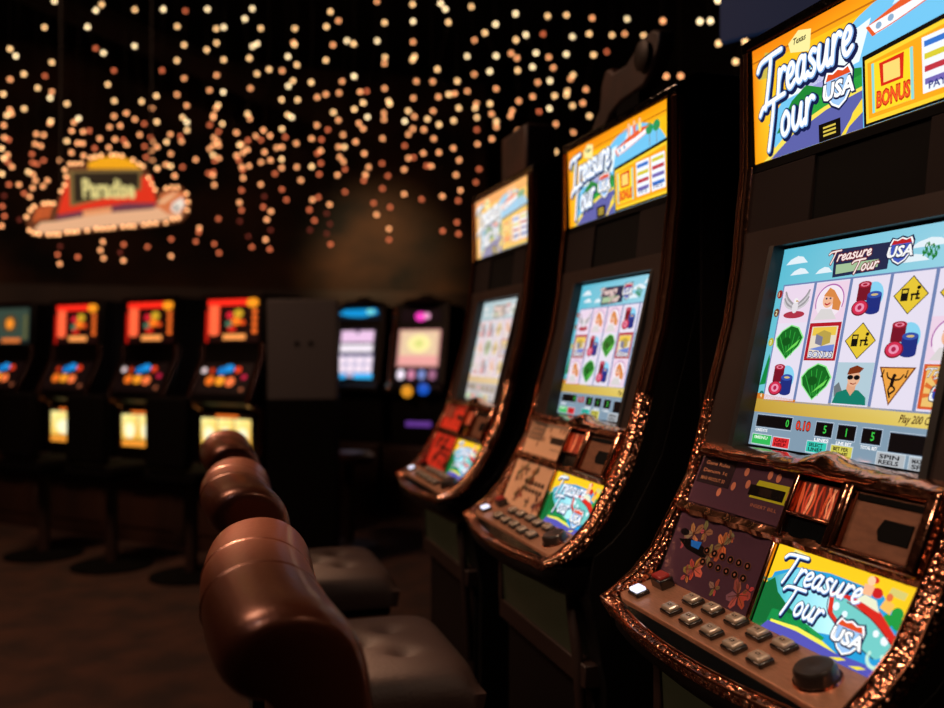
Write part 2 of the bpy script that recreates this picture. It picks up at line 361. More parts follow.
# ---------------- reel symbols, drawn in a cell w x h
def sy_gas(a,x,y,w,h):
    cx, cy = x+w/2, y+h/2
    a.poly([(cx,cy-.46*h),(cx+.44*w,cy),(cx,cy+.46*h),(cx-.44*w,cy)], (.18,.16,.08), 5); a.poly([(cx,cy-.43*h),(cx+.41*w,cy),(cx,cy+.43*h),(cx-.41*w,cy)], (.93,.80,.22), 6)
    a.rect(cx-.24*w,cy-.14*h,cx-.06*w,cy+.16*h,(.05,.05,.05),7); a.rect(cx-.21*w,cy+.05*h,cx-.09*w,cy+.12*h,(.9,.78,.25),8)
    a.rect(cx+.0*w,cy-.02*h,cx+.22*w,cy+.03*h,(.05,.05,.05),7); a.rect(cx+.13*w,cy-.12*h,cx+.24*w,cy-.07*h,(.05,.05,.05),7)
    a.rect(cx+.02*w,cy-.14*h,cx+.06*w,cy,(.05,.05,.05),7); a.rect(cx+.14*w,cy-.1*h,cx+.19*w,cy+.10*h,(.05,.05,.05),7); a.ell(cx+.18*w,cy+.16*h,.05*w,.045*h,(.05,.05,.05),7,10)
def sy_chips(a,x,y,w,h):
    red=(.66,.10,.20); blu=(.12,.18,.50)
    a.ell(x+.62*w,y+.55*h,.30*w,.36*h,(.55,.85,.97),4)
    a.rect(x+.18*w,y+.45*h,x+.54*w,y+.86*h,(.48,.07,.15),5); a.ell(x+.36*w,y+.86*h,.19*w,.085*h,red,6); a.ell(x+.36*w,y+.86*h,.12*w,.05*h,(.95,.55,.65),7); a.ell(x+.36*w,y+.86*h,.07*w,.03*h,red,8)
    a.rect(x+.48*w,y+.18*h,x+.88*w,y+.58*h,blu,7); a.ell(x+.68*w,y+.18*h,.20*w,.09*h,blu,7); a.ell(x+.68*w,y+.58*h,.20*w,.09*h,(.20,.32,.68),8); a.ell(x+.68*w,y+.58*h,.10*w,.03*h,(.85,.75,.5),9)
    a.ell(x+.32*w,y+.27*h,.24*w,.20*h,(.50,.07,.14),8); a.ell(x+.32*w,y+.28*h,.21*w,.175*h,(.85,.18,.32),9); a.ell(x+.32*w,y+.28*h,.13*w,.11*h,(.95,.60,.72),10); a.ell(x+.32*w,y+.28*h,.06*w,.06*h,(.72,.12,.30),11)
def sy_fan(a,x,y,w,h):
    o = [(.5,.05),(.12,.40),(.06,.60),(.22,.80),(.5,.95),(.75,.88),(.95,.62),(.86,.40)]
    a.poly([(x+(.5+(p[0]-.5)*1.1)*w,y+(.5+(p[1]-.5)*1.08)*h) for p in o], (.55,.95,.55), 4)
    a.poly([(x+p[0]*w,y+p[1]*h) for p in o], (.07,.42,.13), 5)
    for k in range(5):
        a.stroke([(x+(.45+.05*k)*w,y+.14*h),(x+(.16+.17*k)*w,y+(.66+.17*math.sin(.8*k))*h)], .02*w, (.20,.70,.25), 6, False)
    a.poly([(x+.45*w,y+.2*h),(x+.8*w,y+.42*h),(x+.88*w,y+.58*h),(x+.62*w,y+.38*h)], (.45,.88,.35), 7)
    a.ell(x+.42*w,y+.52*h,.15*w,.12*h,(.05,.34,.10),7)
def sy_guy(a,x,y,w,h):
    a.rect(x,y,x+w,y+h,(.72,.82,.87),4)
    a.poly([(x+.05*w,y+.15*h),(x+.0*w,y+.4*h),(x+.12*w,y+.52*h),(x+.25*w,y+.3*h)],(.45,.48,.50),5)
    a.poly([(x+.02*w,y),(x+.10*w,y+.26*h),(x+.38*w,y+.36*h),(x+.7*w,y+.34*h),(x+.92*w,y+.18*h),(x+.95*w,y)], (.06,.50,.42), 6)
    a.poly([(x+.36*w,y+.36*h),(x+.38*w,y+.62*h),(x+.62*w,y+.62*h),(x+.6*w,y+.34*h),(x+.5*w,y+.2*h)], (.90,.66,.52), 7)
    a.ell(x+.52*w,y+.62*h,.17*w,.20*h,(.94,.72,.58),8)
    a.poly([(x+.32*w,y+.70*h),(x+.36*w,y+.86*h),(x+.55*w,y+.93*h),(x+.75*w,y+.86*h),(x+.66*w,y+.76*h)], (.50,.20,.08), 9)
    for q in (.42,.60): a.ell(x+q*w,y+.64*h,.085*w,.06*h,(.03,.03,.06),10,10)
    a.stroke([(x+.45*w,y+.50*h),(x+.53*w,y+.48*h),(x+.60*w,y+.51*h)],.02*w,(.6,.25,.2),10)
def sy_lady(a,x,y,w,h):
    a.rect(x,y,x+w,y+h,(.96,.85,.93),4); a.ell(x+.5*w,y+.5*h,.42*w,.42*h,(.98,.93,.97),5); a.ring(x+.5*w,y+.5*h,.42*w,.44*h,.03*w,(.72,.42,.70),6,-20,200)
    a.poly([(x+.1*w,y+.04*h),(x+.28*w,y+.32*h),(x+.6*w,y+.30*h),(x+.8*w,y+.04*h)],(.88,.86,.86),7)
    a.ell(x+.46*w,y+.54*h,.17*w,.20*h,(.97,.74,.60),8)
    a.poly([(x+.30*w,y+.66*h),(x+.45*w,y+.86*h),(x+.6*w,y+.78*h),(x+.86*w,y+.45*h),(x+.84*w,y+.25*h),(x+.62*w,y+.3*h),(x+.60*w,y+.6*h)],(.88,.55,.28),9)
    for q in (.40,.52): a.ell(x+q*w,y+.58*h,.03*w,.025*h,(.1,.1,.3),10,8)
    a.stroke([(x+.38*w,y+.45*h),(x+.45*w,y+.42*h),(x+.53*w,y+.46*h)],.03*w,(.75,.1,.2),10)
def sy_eagle(a,x,y,w,h):
    a.rect(x,y,x+w,y+h,(.95,.87,.95),4); a.ell(x+.5*w,y+.22*h,.36*w,.10*h,(.70,.20,.28),5)
    for sgn in (-1,1):
        for k in range(4): a.stroke([(x+.5*w,y+(.35+.03*k)*h),(x+(.5+sgn*.28)*w,y+(.45+.07*k)*h),(x+(.5+sgn*.40)*w,y+(.58+.09*k)*h)],.055*w,(.62,.60,.62) if k%2 else (.82,.80,.82),6)
    a.ell(x+.5*w,y+.42*h,.10*w,.16*h,(.92,.90,.92),7); a.ell(x+.5*w,y+.60*h,.07*w,.07*h,(.97,.97,.97),8); a.poly([(x+.5*w,y+.57*h),(x+.62*w,y+.56*h),(x+.52*w,y+.62*h)],(.8,.6,.2),9)
def sy_dance(a,x,y,w,h):
    a.poly([(x+.04*w,y+.92*h),(x+.96*w,y+.92*h),(x+.42*w,y+.02*h)],(.45,.22,.08),5); a.poly([(x+.09*w,y+.89*h),(x+.90*w,y+.89*h),(x+.42*w,y+.08*h)],(.96,.66,.28),6)
    k=(.1,.05,.05)
    a.ell(x+.46*w,y+.72*h,.05*w,.045*h,k,7,10); a.stroke([(x+.44*w,y+.66*h),(x+.42*w,y+.50*h)],.09*w,k,7,False)
    a.stroke([(x+.42*w,y+.62*h),(x+.30*w,y+.68*h),(x+.26*w,y+.78*h)],.035*w,k,7); a.stroke([(x+.45*w,y+.62*h),(x+.60*w,y+.64*h),(x+.68*w,y+.74*h)],.035*w,k,7)
    a.stroke([(x+.42*w,y+.50*h),(x+.52*w,y+.40*h),(x+.42*w,y+.30*h)],.04*w,k,7); a.stroke([(x+.41*w,y+.50*h),(x+.36*w,y+.38*h),(x+.42*w,y+.22*h)],.04*w,k,7)
    for q in (.14,.74): a.stroke([(x+q*w,y+.70*h),(x+(q+.03)*w,y+.84*h)],.03*w,k,7,False); a.ell(x+q*w,y+.70*h,.035*w,.03*h,k,7,8)
def sy_bonus(a,x,y,w,h):
    a.rect(x,y+.0*h,x+w,y+h,(.72,.10,.16),4); a.rect(x+.10*w,y+.06*h,x+.92*w,y+.90*h,(.93,.88,.80),5); a.rect(x+.14*w,y+.66*h,x+.88*w,y+.88*h,(.95,.80,.30),6)
    a.poly([(x+.28*w,y+.45*h),(x+.5*w,y+.38*h),(x+.75*w,y+.46*h),(x+.74*w,y+.72*h),(x+.5*w,y+.80*h),(x+.27*w,y+.70*h)],(.75,.65,.30),7); a.poly([(x+.28*w,y+.45*h),(x+.5*w,y+.38*h),(x+.5*w,y+.62*h),(x+.27*w,y+.70*h)],(.50,.50,.60),8)
    a.poly([(x+.12*w,y+.30*h),(x+.9*w,y+.20*h),(x+.9*w,y+.42*h),(x+.5*w,y+.38*h)],(.45,.55,.85),7)
    a.text('BONUS',x+.12*w,y+.08*h,.16*h,(.12,.12,.45),8,.07,.1,.78*w); a.text('BONUS',x+.13*w,y+.09*h,.14*h,(.90,.92,.98),9,.02,.1,.75*w)
def sy_logo(a,x,y,w,h):
    a.rect(x,y,x+w,y+h,(.88,.36,.16),4); a.rect(x+.08*w,y+.06*h,x+.94*w,y+.95*h,(.96,.78,.45),5)
    for k in range(7):
        t=R(180*k/6); a.poly([(x+.5*w,y+.35*h),(x+(.5+.44*math.cos(t))*w,y+(.35+.5*math.sin(t))*h),(x+(.5+.44*math.cos(t+.22))*w,y+(.35+.5*math.sin(t+.22))*h)],(.90,.45,.2),6)
    L=[(.30,.0,-.0,(.35,.08,.15),7),(.14,0,0,WHITE,8)]
    script(a,'Treasure',x+.08*w,y+.74*h,.17*h,L,0,.1,1.6*w/h*.95); script(a,'Tour',x+.30*w,y+.55*h,.16*h,L,0,.1,1.5*w/h)
    shield(a,x+.27*w,y+.08*h,.46*w,.42*h,9,'USA',(.80,.12,.14),(.2,.3,.75))
SYM=dict(g=sy_gas,c=sy_chips,f=sy_fan,m=sy_guy,l=sy_lady,e=sy_eagle,d=sy_dance,b=sy_bonus,t=sy_logo)
def screen_art(W,H,rows,glare=0.):
    a=Art(W,H,(.52,.62,.70))
    a.poly([(0,.20*H),(W,.20*H),(W,H),(0,H)],[(.45,.80,.85),(.62,.85,.92),(.62,.85,.93),(.36,.76,.86)],1)
    for (cx,cy,rx,ry) in ((.10,.93,.07,.016),(.13,.87,.06,.013),(.28,.86,.05,.012),(.80,.92,.09,.015),(.93,.96,.08,.02),(.74,.86,.07,.013)):
        a.poly([((cx-rx)*W,(cy-ry)*H),((cx+rx)*W,(cy-ry)*H),((cx+rx*.5)*W,(cy+ry)*H),(cx*W,(cy+ry*1.5)*H),((cx-rx*.6)*W,(cy+ry*.6)*H)],(.92,.97,1),2)
    # title
    a.poly([(.30*W,.955*H),(.62*W,.95*H),(.62*W,.83*H),(.48*W,.825*H),(.335*W,.82*H),(.325*W,.92*H)],(.13,.16,.30),3); a.poly([(.345*W,.88*H),(.57*W,.88*H),(.57*W,.845*H),(.35*W,.835*H)],(.66,.78,.62),4)
    L=[(.32,0,0,(.45,.10,.14),5),(.15,0,0,(1,.92,.90),6)]
    script(a,'Treasure',.30*W,.895*H,.052*H,L,2,.15,1.55); script(a,'Tour',.44*W,.835*H,.055*H,L,2,.15,1.5); shield(a,.615*W,.845*H,.11*W,.115*H,7,'USA',(.75,.12,.15),(.25,.35,.75))
    a.text('$$$',.77*W,.88*H,.05*H,(.1,.5,.2),3,.03,0,.07*W,-20)
    # left margin tokens
    for k,(py,c) in enumerate(((.765,(.60,.12,.12)),(.67,(.45,.25,.12)),(.52,(.75,.72,.2)),(.25,(.1,.45,.4)))):
        a.ell(.026*W,py*H,.018*W,.022*H,c,3,14); a.text(str([1,2,3,4][k]),.019*W,(py-.012)*H,.022*H,(1,1,.8),4,.02)
    a.poly([(0,.30*H),(.03*W,.46*H),(.045*W,.42*H),(.05*W,.31*H)],(.05,.55,.25),2)
    a.poly([(0,.235*H),(W,.235*H),(W,.165*H),(0,.165*H)],[(.80,.65,.25),(.95,.86,.50),(.93,.83,.42),(.78,.62,.22)],3)
    a.poly([(0,.26*H),(.25*W,.238*H),(.25*W,.225*H),(0,.232*H)],(.85,.50,.15),4)
    a.text('Play 200 Credits',.80*W,.180*H,.032*H,(.28,.12,.04),5,.015,.35,.20*W)
    cw=.204*W; x0=.043*W; gap=.0052*W; top=.80*H; bot=.235*H; rh=(top-bot)/3
    for c in range(5):
        xx=x0+c*cw; a.rect(xx-gap*.5,bot-.012*H,xx+cw-gap*.5,top+.012*H,(.45,.53,.72),3); a.rect(xx+gap,bot-.004*H,xx+cw-gap*2,top+.004*H,(.93,.90,.97),4)
    for r,row in enumerate(rows):
        for c,k in enumerate(row):
            xx=x0+c*cw; yy=top-(r+1)*rh; mx=.045*cw; my=.025*rh
            n0=len(a.v)
            if k in 'lem': SYM[k](a,xx+gap*1.2,yy+.01*rh,cw-gap*3.4,rh*.98)
            else: SYM[k](a,xx+mx,yy+my,cw-2*mx-gap,rh-2*my)
            for i in range(n0,len(a.v)): v=a.v[i]; a.v[i]=(v[0],v[1],v[2]+1)
    # meters
    def meter(x1,x2,y1,y2,val,lab,col=(.25,.85,.3)):
        a.rect(x1*W-.004*W,y1*H-.006*H,x2*W+.004*W,y2*H+.006*H,(.78,.84,.90),3); a.rect(x1*W-.002*W,y1*H-.003*H,x2*W+.002*W,y2*H+.003*H,(.3,.36,.45),4); a.rect(x1*W,y1*H,x2*W,y2*H,(.03,.02,.03),5)
        if val: a.text(val,(x2-.035)*W-(0 if x2-x1>.12 else .012*W),(y1+y2)/2*H-.016*H,.035*H,col,6,.01)
        if lab: a.text(lab,x1*W+.002*W,y1*H-.0245*H,.0135*H,(1,1,1),6,.03,0,min((x2-x1)*.95,.08)*W)
    meter(.03,.255,.095,.15,'0','CREDITS'); meter(.40,.49,.085,.145,'5','LINES'); meter(.52,.61,.083,.143,'1','LINE BET'); meter(.645,.735,.08,.14,'5','TOTAL BET'); meter(.775,.99,.06,.135,'','')
    a.text('0.10',.282*W,.10*H,.042*H,(.35,.05,.05),5,.07,0,.088*W); a.text('0.10',.284*W,.102*H,.038*H,(.95,.25,.15),6,.02,0,.084*W)
    def btn(x1,x2,y1,y2,c,t1,t2,tc=(.05,.15,.1)):
        y2-=.014; y1-=.012 if y1>.012 else .004
        a.rect(x1*W-.003*W,y1*H-.004*H,x2*W+.003*W,y2*H+.004*H,(.80,.86,.9),3); a.rect(x1*W,y1*H,x2*W,y2*H,c,4)
        hh=(y2-y1)*H
        a.text(t1,x1*W+.012*W,y1*H+hh*.55,hh*.32,tc,5,.03,0,(x2-x1)*W*.72)
        if t2: a.text(t2,x1*W+.012*W,y1*H+hh*.12,hh*.32,tc,5,.03,0,(x2-x1)*W*.72)
    btn(.02,.145,.02,.068,(.20,.75,.35),'?MENU','',(.9,1,.9)); btn(.158,.26,.018,.066,(.90,.18,.20),'CASH','HELP',(.4,.02,.05))
    btn(.365,.475,.02,.07,(.20,.80,.72),'SELECT','LINES'); btn(.50,.61,.018,.068,(.85,.82,.35),'BET PER','LINE',(.2,.15,.05))
    btn(.73,.855,.004,.066,(.72,.74,.76),'SPIN','REELS',(.1,.1,.12)); btn(.875,.995,.004,.064,(.70,.72,.74),'MAX BET','SPIN',(.1,.1,.12))
    if glare:  # blown warm glare mixed into the picture colours
        for i,cs in enumerate(a.c): a.c[i]=[tuple(v+(glare*w-v)*.45 for v,w in zip(c,(1.,.80,.66))) for c in cs]
    return a
def flower(a,x,y,s,col,l=2,seed=0):
    rr=random.Random(seed); n=4+seed%3
    for k in range(n):
        t=k*2*math.pi/n+rr.random()*.9; d=s*(.7+.5*rr.random()); w=s*(.30+.25*rr.random())
        c=tuple(min(1,v*(.6+.5*rr.random())) for v in col)
        p=[(x,y),(x+d*.55*math.cos(t-.5),y+d*.55*math.sin(t-.5)),(x+d*math.cos(t-.12),y+d*math.sin(t-.12)),(x+d*.95*math.cos(t+.15),y+d*.95*math.sin(t+.15)),(x+d*.6*math.cos(t+.5),y+d*.6*math.sin(t+.5))]
        a.poly(p,c,l); a.stroke([(x,y),(x+d*.8*math.cos(t),y+d*.8*math.sin(t))],s*.05,tuple(v*.5 for v in col),l+1,False)
    a.ell(x,y,s*.14,s*.14,tuple(v*.4 for v in col),l+2,8)
def upper_print(W,H,theme):
    bg,fl=theme['bg'],theme['fl']; a=Art(W,H,bg)
    rr=random.Random(3)
    a.rect(.02*W,.42*H,.38*W,.97*H,tuple(c*.55 for c in bg),2)
    for k,t in enumerate(('Game Rules','Denom 1c','MAX PAYOUT 50')): a.text(t,.06*W,(.82-.16*k)*H,.07*H,(.62,.42,.30),3,.01,0,.26*W)
    for (px,py) in ((.5,.82),(.42,.50),(.55,.6),(.72,.85),(.80,.83),(.93,.55),(.30,.32)): a.ell(px*W,py*H,.022*W,.085*H,fl,2,12)
    a.poly([(.60*W,.38*H),(.64*W,.72*H),(.92*W,.72*H),(.92*W,.38*H)],(.62,.62,.12) if theme['led'] else bg,3)
    a.rect(.58*W,.42*H,.90*W,.62*H,(.01,.01,.01),4); a.rect(.68*W,.45*H,.79*W,.59*H,(.10,.06,.05),5)
    a.text('INSERT BILL',.64*W,.22*H,.06*H,tuple(c*.8 for c in fl),3,.01,0,.24*W)
    return a
def lower_print(W,H,theme):
    a=Art(W,H,theme['bg']); fl=theme['fl']
    for k,(px,py,s) in enumerate(((.22,.75,.09),(.33,.83,.07),(.55,.74,.09),(.45,.55,.06),(.60,.86,.05),(.35,.30,.09),(.30,.18,.06),(.62,.18,.06),(.85,.22,.09),(.92,.33,.05),(.15,.60,.05))): flower(a,px*W,py*H,s*W*1.05,fl,2,k)
    if theme['fig']:
        a.poly([(.08*W,.62*H),(.22*W,.68*H),(.45*W,.60*H),(.42*W,.48*H),(.2*W,.52*H)],(.02,.02,.03),4); a.poly([(.22*W,.66*H),(.34*W,.68*H),(.33*W,.57*H),(.24*W,.58*H)],(.10,.38,.75),5)
        a.ell(.12*W,.74*H,.05*W,.05*H,(.04,.03,.05),4)
    for r_ in range(2):
        for k in range(6):
            px=(.42+.085*k)*W; py=(.60-.16*r_)*H
            a.ell(px,py,.034*W,.055*H,tuple(c*.5 for c in fl),6,12); a.ell(px,py,.027*W,.045*H,(.02,.01,.01),7,12)
            a.ell(px,py,.010*W,.02*H,tuple(min(1,c*.8) for c in fl),8,8)
    return a

# ------------------------------------------------------------------ main slant-top slot machine
PROF=[(-.016,1.752),(-.016,1.62),(-.016,1.555),(-.024,1.488),(-.032,1.401),(-.041,1.35),(-.049,1.302),(-.066,1.24),(-.085,1.173),(-.104,1.098),(-.118,1.053),(-.147,.998),(-.186,.93),(-.222,.893),(-.258,.868)]
def prof_y(z):
    for (y0,z0),(y1,z1) in zip(PROF,PROF[1:]):
        if z<=z0 and z>=z1: return y0+(y1-y0)*(z0-z)/(z0-z1)
    return PROF[0][0] if z>PROF[0][1] else PROF[-1][0]
def slab(mb,x0,x1,z0,z1,off,th,n=8):
    """slab following the curved front between heights z0,z1; off = set back from the front line"""
    pts=[(prof_y(z0+(z1-z0)*k/n)+off,z0+(z1-z0)*k/n) for k in range(n+1)]
    back=[(y+th,z) for y,z in reversed(pts)]
    mb.prism(pts+back,'x',x0,x1); return mb
def frame4(mb,o,ux,uy,W,H,w,d,n):
    """rectangular frame around a W x H panel: bars of width w, raised by d"""
    m=Matrix((( *ux,0),(*uy,0),(*n,0),(0,0,0,1))).transposed(); m.translation=o
    for (x0,x1,y0,y1) in ((-w,W+w,-w,0),(-w,W+w,H,H+w),(-w,0,0,H),(W,W+w,0,H)): mb.box(x0,x1,y0,y1,-.004,d,m)
def make_machine(Yc,label,theme,rows,glare=0.):
    t=thing('slot_machine',label,'slot machine',(.9,Yc,0),-math.pi/2,'curved front slot machines in a row')
    HX=.29
    # cabinet body
    out=[(y+.068,z) for y,z in PROF]+[(-.20,.80),(-.185,.72),(-.165,.62),(-.165,0),(.36,0),(.36,1.70),(.05,1.76)]
    MB().prism(out,'x',-HX+.006,HX-.006).build('cabinet',M['black'],t,bevel=.003)
    for s in (-1,1):
        MB().prism([(y+.012,z) for y,z in PROF]+[(y+.10,z) for y,z in PROF[::-1]],'x',min(s*.268,s*.2835),max(s*.268,s*.2835)).build('side_wall',M['black'],t)
    # side strip of lighter box behind the trim
    for s in (-1,1):
        x=s*(HX-.004)
        MB().box(min(x,x+s*.008),max(x,x+s*.008),.035,.085,.9,1.745).build('side_panel',M['boxbrown'],t)
    # continuous copper trim: down one side, around the lip, up the other side
    path=[]
    for y,z in PROF[:-1]: path.append(((-HX+.013),y,z,(-1,0)))
    path.append((-HX+.013,-.252,.873,(-1,0)))
    path.append((-HX+.020,-.278,.862,(-.75,-.66)))
    def ly(x): return -.315+.55*x*x
    for k in range(0,13):
        x=-.245+.49*k/12; nx=1.1*x; path.append((x,ly(x)+.012,.852,(nx,-1)))
    full=path+[]
    for p in reversed(path[:len(PROF)+1]): full.append((-p[0],p[1],p[2],(-p[3][0],p[3][1])))
    # cross-section: outward a, up b  (raised rims either side of a hammered band)
    cs=[(-.016,-.014),(-.016,.004),(-.013,.007),(-.010,.004),(-.003,.006),(.004,.004),(.010,.0),(.013,.002),(.016,-.003),(.015,-.016)]
    rings=[]
    pts=[Vector(p[:3]) for p in full]
    for i,p in enumerate(full):
        tg=(pts[min(i+1,len(pts)-1)]-pts[max(i-1,0)]).normalized(); a=Vector((p[3][0],p[3][1],0)).normalized()
        a=(a-tg*a.dot(tg)).normalized(); b=tg.cross(a)
        if b.dot(Vector((0,-1,.6)))<0: b=-b
        q_=.62 if p[1]<-.27 else .8 if p[1]<-.245 else 1.
        rings.append([pts[i]+a*u*q_+b*v*q_ for u,v in cs])
    lo=8; hi=len(rings)-8
    MB().loft(rings[lo:hi]).build('trim',M['copper'],t,ang=60)
    for q in (rings[:lo+1],rings[hi-1:]): MB().loft(q).build('upper_trim',M['coppers'],t,ang=60)
    rim=MB(); rim.tube([r[2] for r in rings],.0022,6); rim.tube([r[7] for r in rings],.0024,6); rim.build('trim_rim',M['rim'],t)
    # top cap with little marquee bulbs reflected in it
    MB().prism([(-.018,1.752),(-.018,1.775),(.03,1.80),(.20,1.80),(.22,1.752)],'x',-HX,HX).build('top_cap',M['gcap'],t,bevel=.004)
    MB().tube([(-.265,-.021,1.757),(.265,-.021,1.757)],.0022,6).build('top_trim',M['rim'],t)
    # upper glass
    W,H=.51,.188
    a=upper_art(W,H); oy0,oy1=-.009,-.015
    if glare:  # same warm glare painted into the glass artwork, weaker
        for i,cs_ in enumerate(a.c): a.c[i]=[tuple(v+(glare*w-v)*.25 for v,w in zip(c,(1.,.85,.62))) for c in cs_]
    g=a.build('upper_glass',M['glow'],t,(-W/2,oy0-.004,1.565),(1,0,0),(0,oy1-oy0,.191))
    mb=MB(); mb.box(-.262,.262,-.014,.01,1.551,1.563); mb.box(-.262,-.2555,-.02,.01,1.563,1.755); mb.box(.2555,.262,-.02,.01,1.563,1.755); mb.build('upper_glass_frame',M['matte'],t)
    # header box between glass and screen
    for (xa,xb) in ((-.262,-.10),(.13,.262)): slab(MB(),xa,xb,1.445,1.55,.002,.03,3).build('header_panel',M['boxbrown'],t,bevel=.002)
    hb=MB(); slab(hb,-.10,.13,1.445,1.55,.008,.03,3); hb.build('speaker_cover',M['matte'],t)
    # bezel
    x0,x1=-.188,.222; zb,zt=1.105,1.42
    bz=MB(); slab(bz,-.264,x0,zb-.02,zt+.03,-.002,.06,10); slab(bz,x1,.264,zb-.02,zt+.03,-.002,.06,10); slab(bz,x0,x1,zt,zt+.03,-.002,.06,2); bz.build('bezel',M['bezel'],t)
    S0=Vector((-.175,-.079,1.11)); S1=Vector((-.175,-.013,1.415)); Ws=.385
    for xs in (x0,x1-.012): mb=MB().prism([(-.11,1.10),(-.03,1.43),(.0,1.43),(-.07,1.10)],'x',xs,xs+.012); mb.build('screen_surround',M['recess'],t)
    sa=screen_art(Ws,(S1-S0).length,rows,glare); sc=sa.build('screen',M['screen'],t,S0,(1,0,0),S1-S0,.00008)
    mb=MB(); mb.prism([(-.072,1.10),(-.008,1.43),(.02,1.43),(-.05,1.10)],'x',-.2,.23); mb.build('screen_back',M['matte'],t)
    # copper ledge below the screen
    n=26; rings=[]
    for k in range(n+1):
        x=-.262+.524*k/n; w=.004*math.sin(k*2.1)+.003*math.sin(k*.9); hz=.018*math.exp(-((x-.060)/.045)**2)-.009*math.exp(-((x-.085)/.018)**2)
        rings.append([Vector((x,-.128+w*.5-.012*math.exp(-((x-.06)/.05)**2),1.089)),Vector((x,-.128+w-.018*math.exp(-((x-.06)/.05)**2),1.100+hz*.6)),Vector((x,-.108+w,1.108+hz*1.2+w*.4)),Vector((x,-.085,1.110+hz*.3)),Vector((x,-.06,1.10)),Vector((x,-.07,1.07))])
    MB().loft(rings).build('ledge',M['copper2'],t,sub=1)
    # upper control panels
    def pan(z0,z1): 
        y0,y1=prof_y(z0)+.004,prof_y(z1)+.004; return Vector((0,y0,z0)),Vector((0,y1-y0,z1-z0))
    o,u=pan(1.012,1.086)
    up=upper_print(.262,u.length,theme).build('bill_slot_panel',M[theme['mat']],t,o+Vector((-.258,-.003,0)),(1,0,0),u)
    nrm=Vector((1,0,0)).cross(u.normalized()); un=u.normalized(); ex=Vector((1,0,0))
    def om(x,y=0,z=0): m=Matrix(((*ex,0),(*un,0),(*nrm,0),(0,0,0,1))).transposed(); m.translation=o+ex*x+un*y+nrm*z; return m
    MB().box(-.262,.262,-.012,u.length+.01,-.03,.0005,om(0)).build('upper_backing',M['matte'],t)
    # card module
    L=u.length
    mb=MB(); 
    for b in ((.006,.016,-.012,L),(.100,.112,-.012,L),(.006,.112,L-.006,L+.004),(.006,.112,.018,.023)): mb.box(b[0],b[1],b[2],b[3],0,.020,om(0))
    mb.build('card_reader_frame',M['coppers'],t,bevel=.003)
    ca=Art(.084,.046,(.28,.10,.07)); rr=random.Random(5)
    for k in range(16):
        x=.004+.076*rr.random(); ca.stroke([(x,.004),(x+.01*(rr.random()-.5),.023),(x+.016*(rr.random()-.5),.042)],.002+.003*rr.random(),[(.80,.35,.20),(.90,.62,.45),(.55,.15,.08),(.75,.28,.18)][k%4],2)
    cp=ca.build('card_reader_picture',M['printbright'],t,om(.0)@Vector((.016,.023,.008)),ex,un)
    MB().box(.014,.104,-.010,.018,0,.012,om(0)).build('card_slot',M['darkglass'],t,bevel=.002)
    # right hand module
    mb=MB()
    for b in ((.116,.128,-.014,L),(.244,.262,-.014,L),(.116,.262,L-.010,L+.006),(.116,.262,-.014,-.004)): mb.box(b[0],b[1],b[2],b[3],0,.024,om(0))
    mb.build('ticket_printer_frame',M['coppers'],t,bevel=.004)
    MB().box(.128,.244,-.004,L-.010,0,.014,om(0)).build('ticket_printer_plate',M['plate'],t,bevel=.002)
    m_=MB(); m_.prism([(.180,.030),(.186,.042),(.232,.042),(.232,.016),(.186,.016),(.180,.026)],'z',.0142,.0156,om(0)); m_.box(.131,.241,L-.022,L-.014,.0142,.0160,om(0)); m_.build('ticket_slot',M['matte'],t)
    # rail between control panels
    rings=[]
    for k in range(31):
        x=-.262+.524*k/30; w=.0025*math.sin(k*1.9)
        yb,zb_=prof_y(1.004)-.004,1.004
        rings.append([Vector((x,yb-.006+w,zb_-.008)),Vector((x,yb-.008+w,zb_)),Vector((x,yb+.0+w,zb_+.008)),Vector((x,yb+.02,zb_+.006)),Vector((x,yb+.02,zb_-.008))])
    MB().loft(rings).build('rail',M['copper2'],t)
    # lower slope: printed panel left, glass right
    z0,z1=.892,.994; y0=-.194+.006; y1=-.147+.002
    u2=Vector((0,y1-y0,z1-z0)); o2=Vector((-.256,y0-.004,z0)); Wl=.252
    lower_print(Wl,u2.length,theme).build('speaker_panel',M[theme['mat']],t,o2,(1,0,0),u2)
    lower_art(Wl,u2.length).build('lower_glass',M['glow'],t,o2+Vector((.262,0,0)),(1,0,0),u2)
    un2=u2.normalized(); n2=ex.cross(un2)
    def om2(x,y=0): m=Matrix(((*ex,0),(*un2,0),(*n2,0),(0,0,0,1))).transposed(); m.translation=o2+ex*x+un2*y; return m
    MB().box(-.008,.518,-.01,u2.length+.006,-.03,-.0006,om2(0)).build('lower_backing',M['matte'],t)
    mb=MB(); mb.box(.2525,.2605,0,u2.length,0,.007,om2(0)); mb.build('divider',M['rim'],t,bevel=.002)
    # button deck
    DS=.32
    def dz(y): return .868+(y+.26)*DS
    dk=MB(); top=[(-.262,-.18),(.262,-.18),(.262,-.245)]+[(.245-.49*k/10, ly(.245-.49*k/10)+.018) for k in range(11)]+[(-.262,-.245)]
    vs=[Vector((x,y,dz(y)-.001-(.006 if y<-.265 else 0))) for x,y in top]; dk.add(vs+[v-Vector((0,0,.03)) for v in vs],[tuple(range(len(vs)))]+[(i,(i+1)%len(vs),len(vs)+(i+1)%len(vs),len(vs)+i) for i in range(len(vs))]+[tuple(range(len(vs),2*len(vs)))])
    dk.build('deck_edge',M['darkglass'],t,smooth=False)
    pl=MB(); q=[(-.258,-.190),(.258,-.190),(.258,-.250),(.236,-.266),(-.236,-.266),(-.258,-.258)]
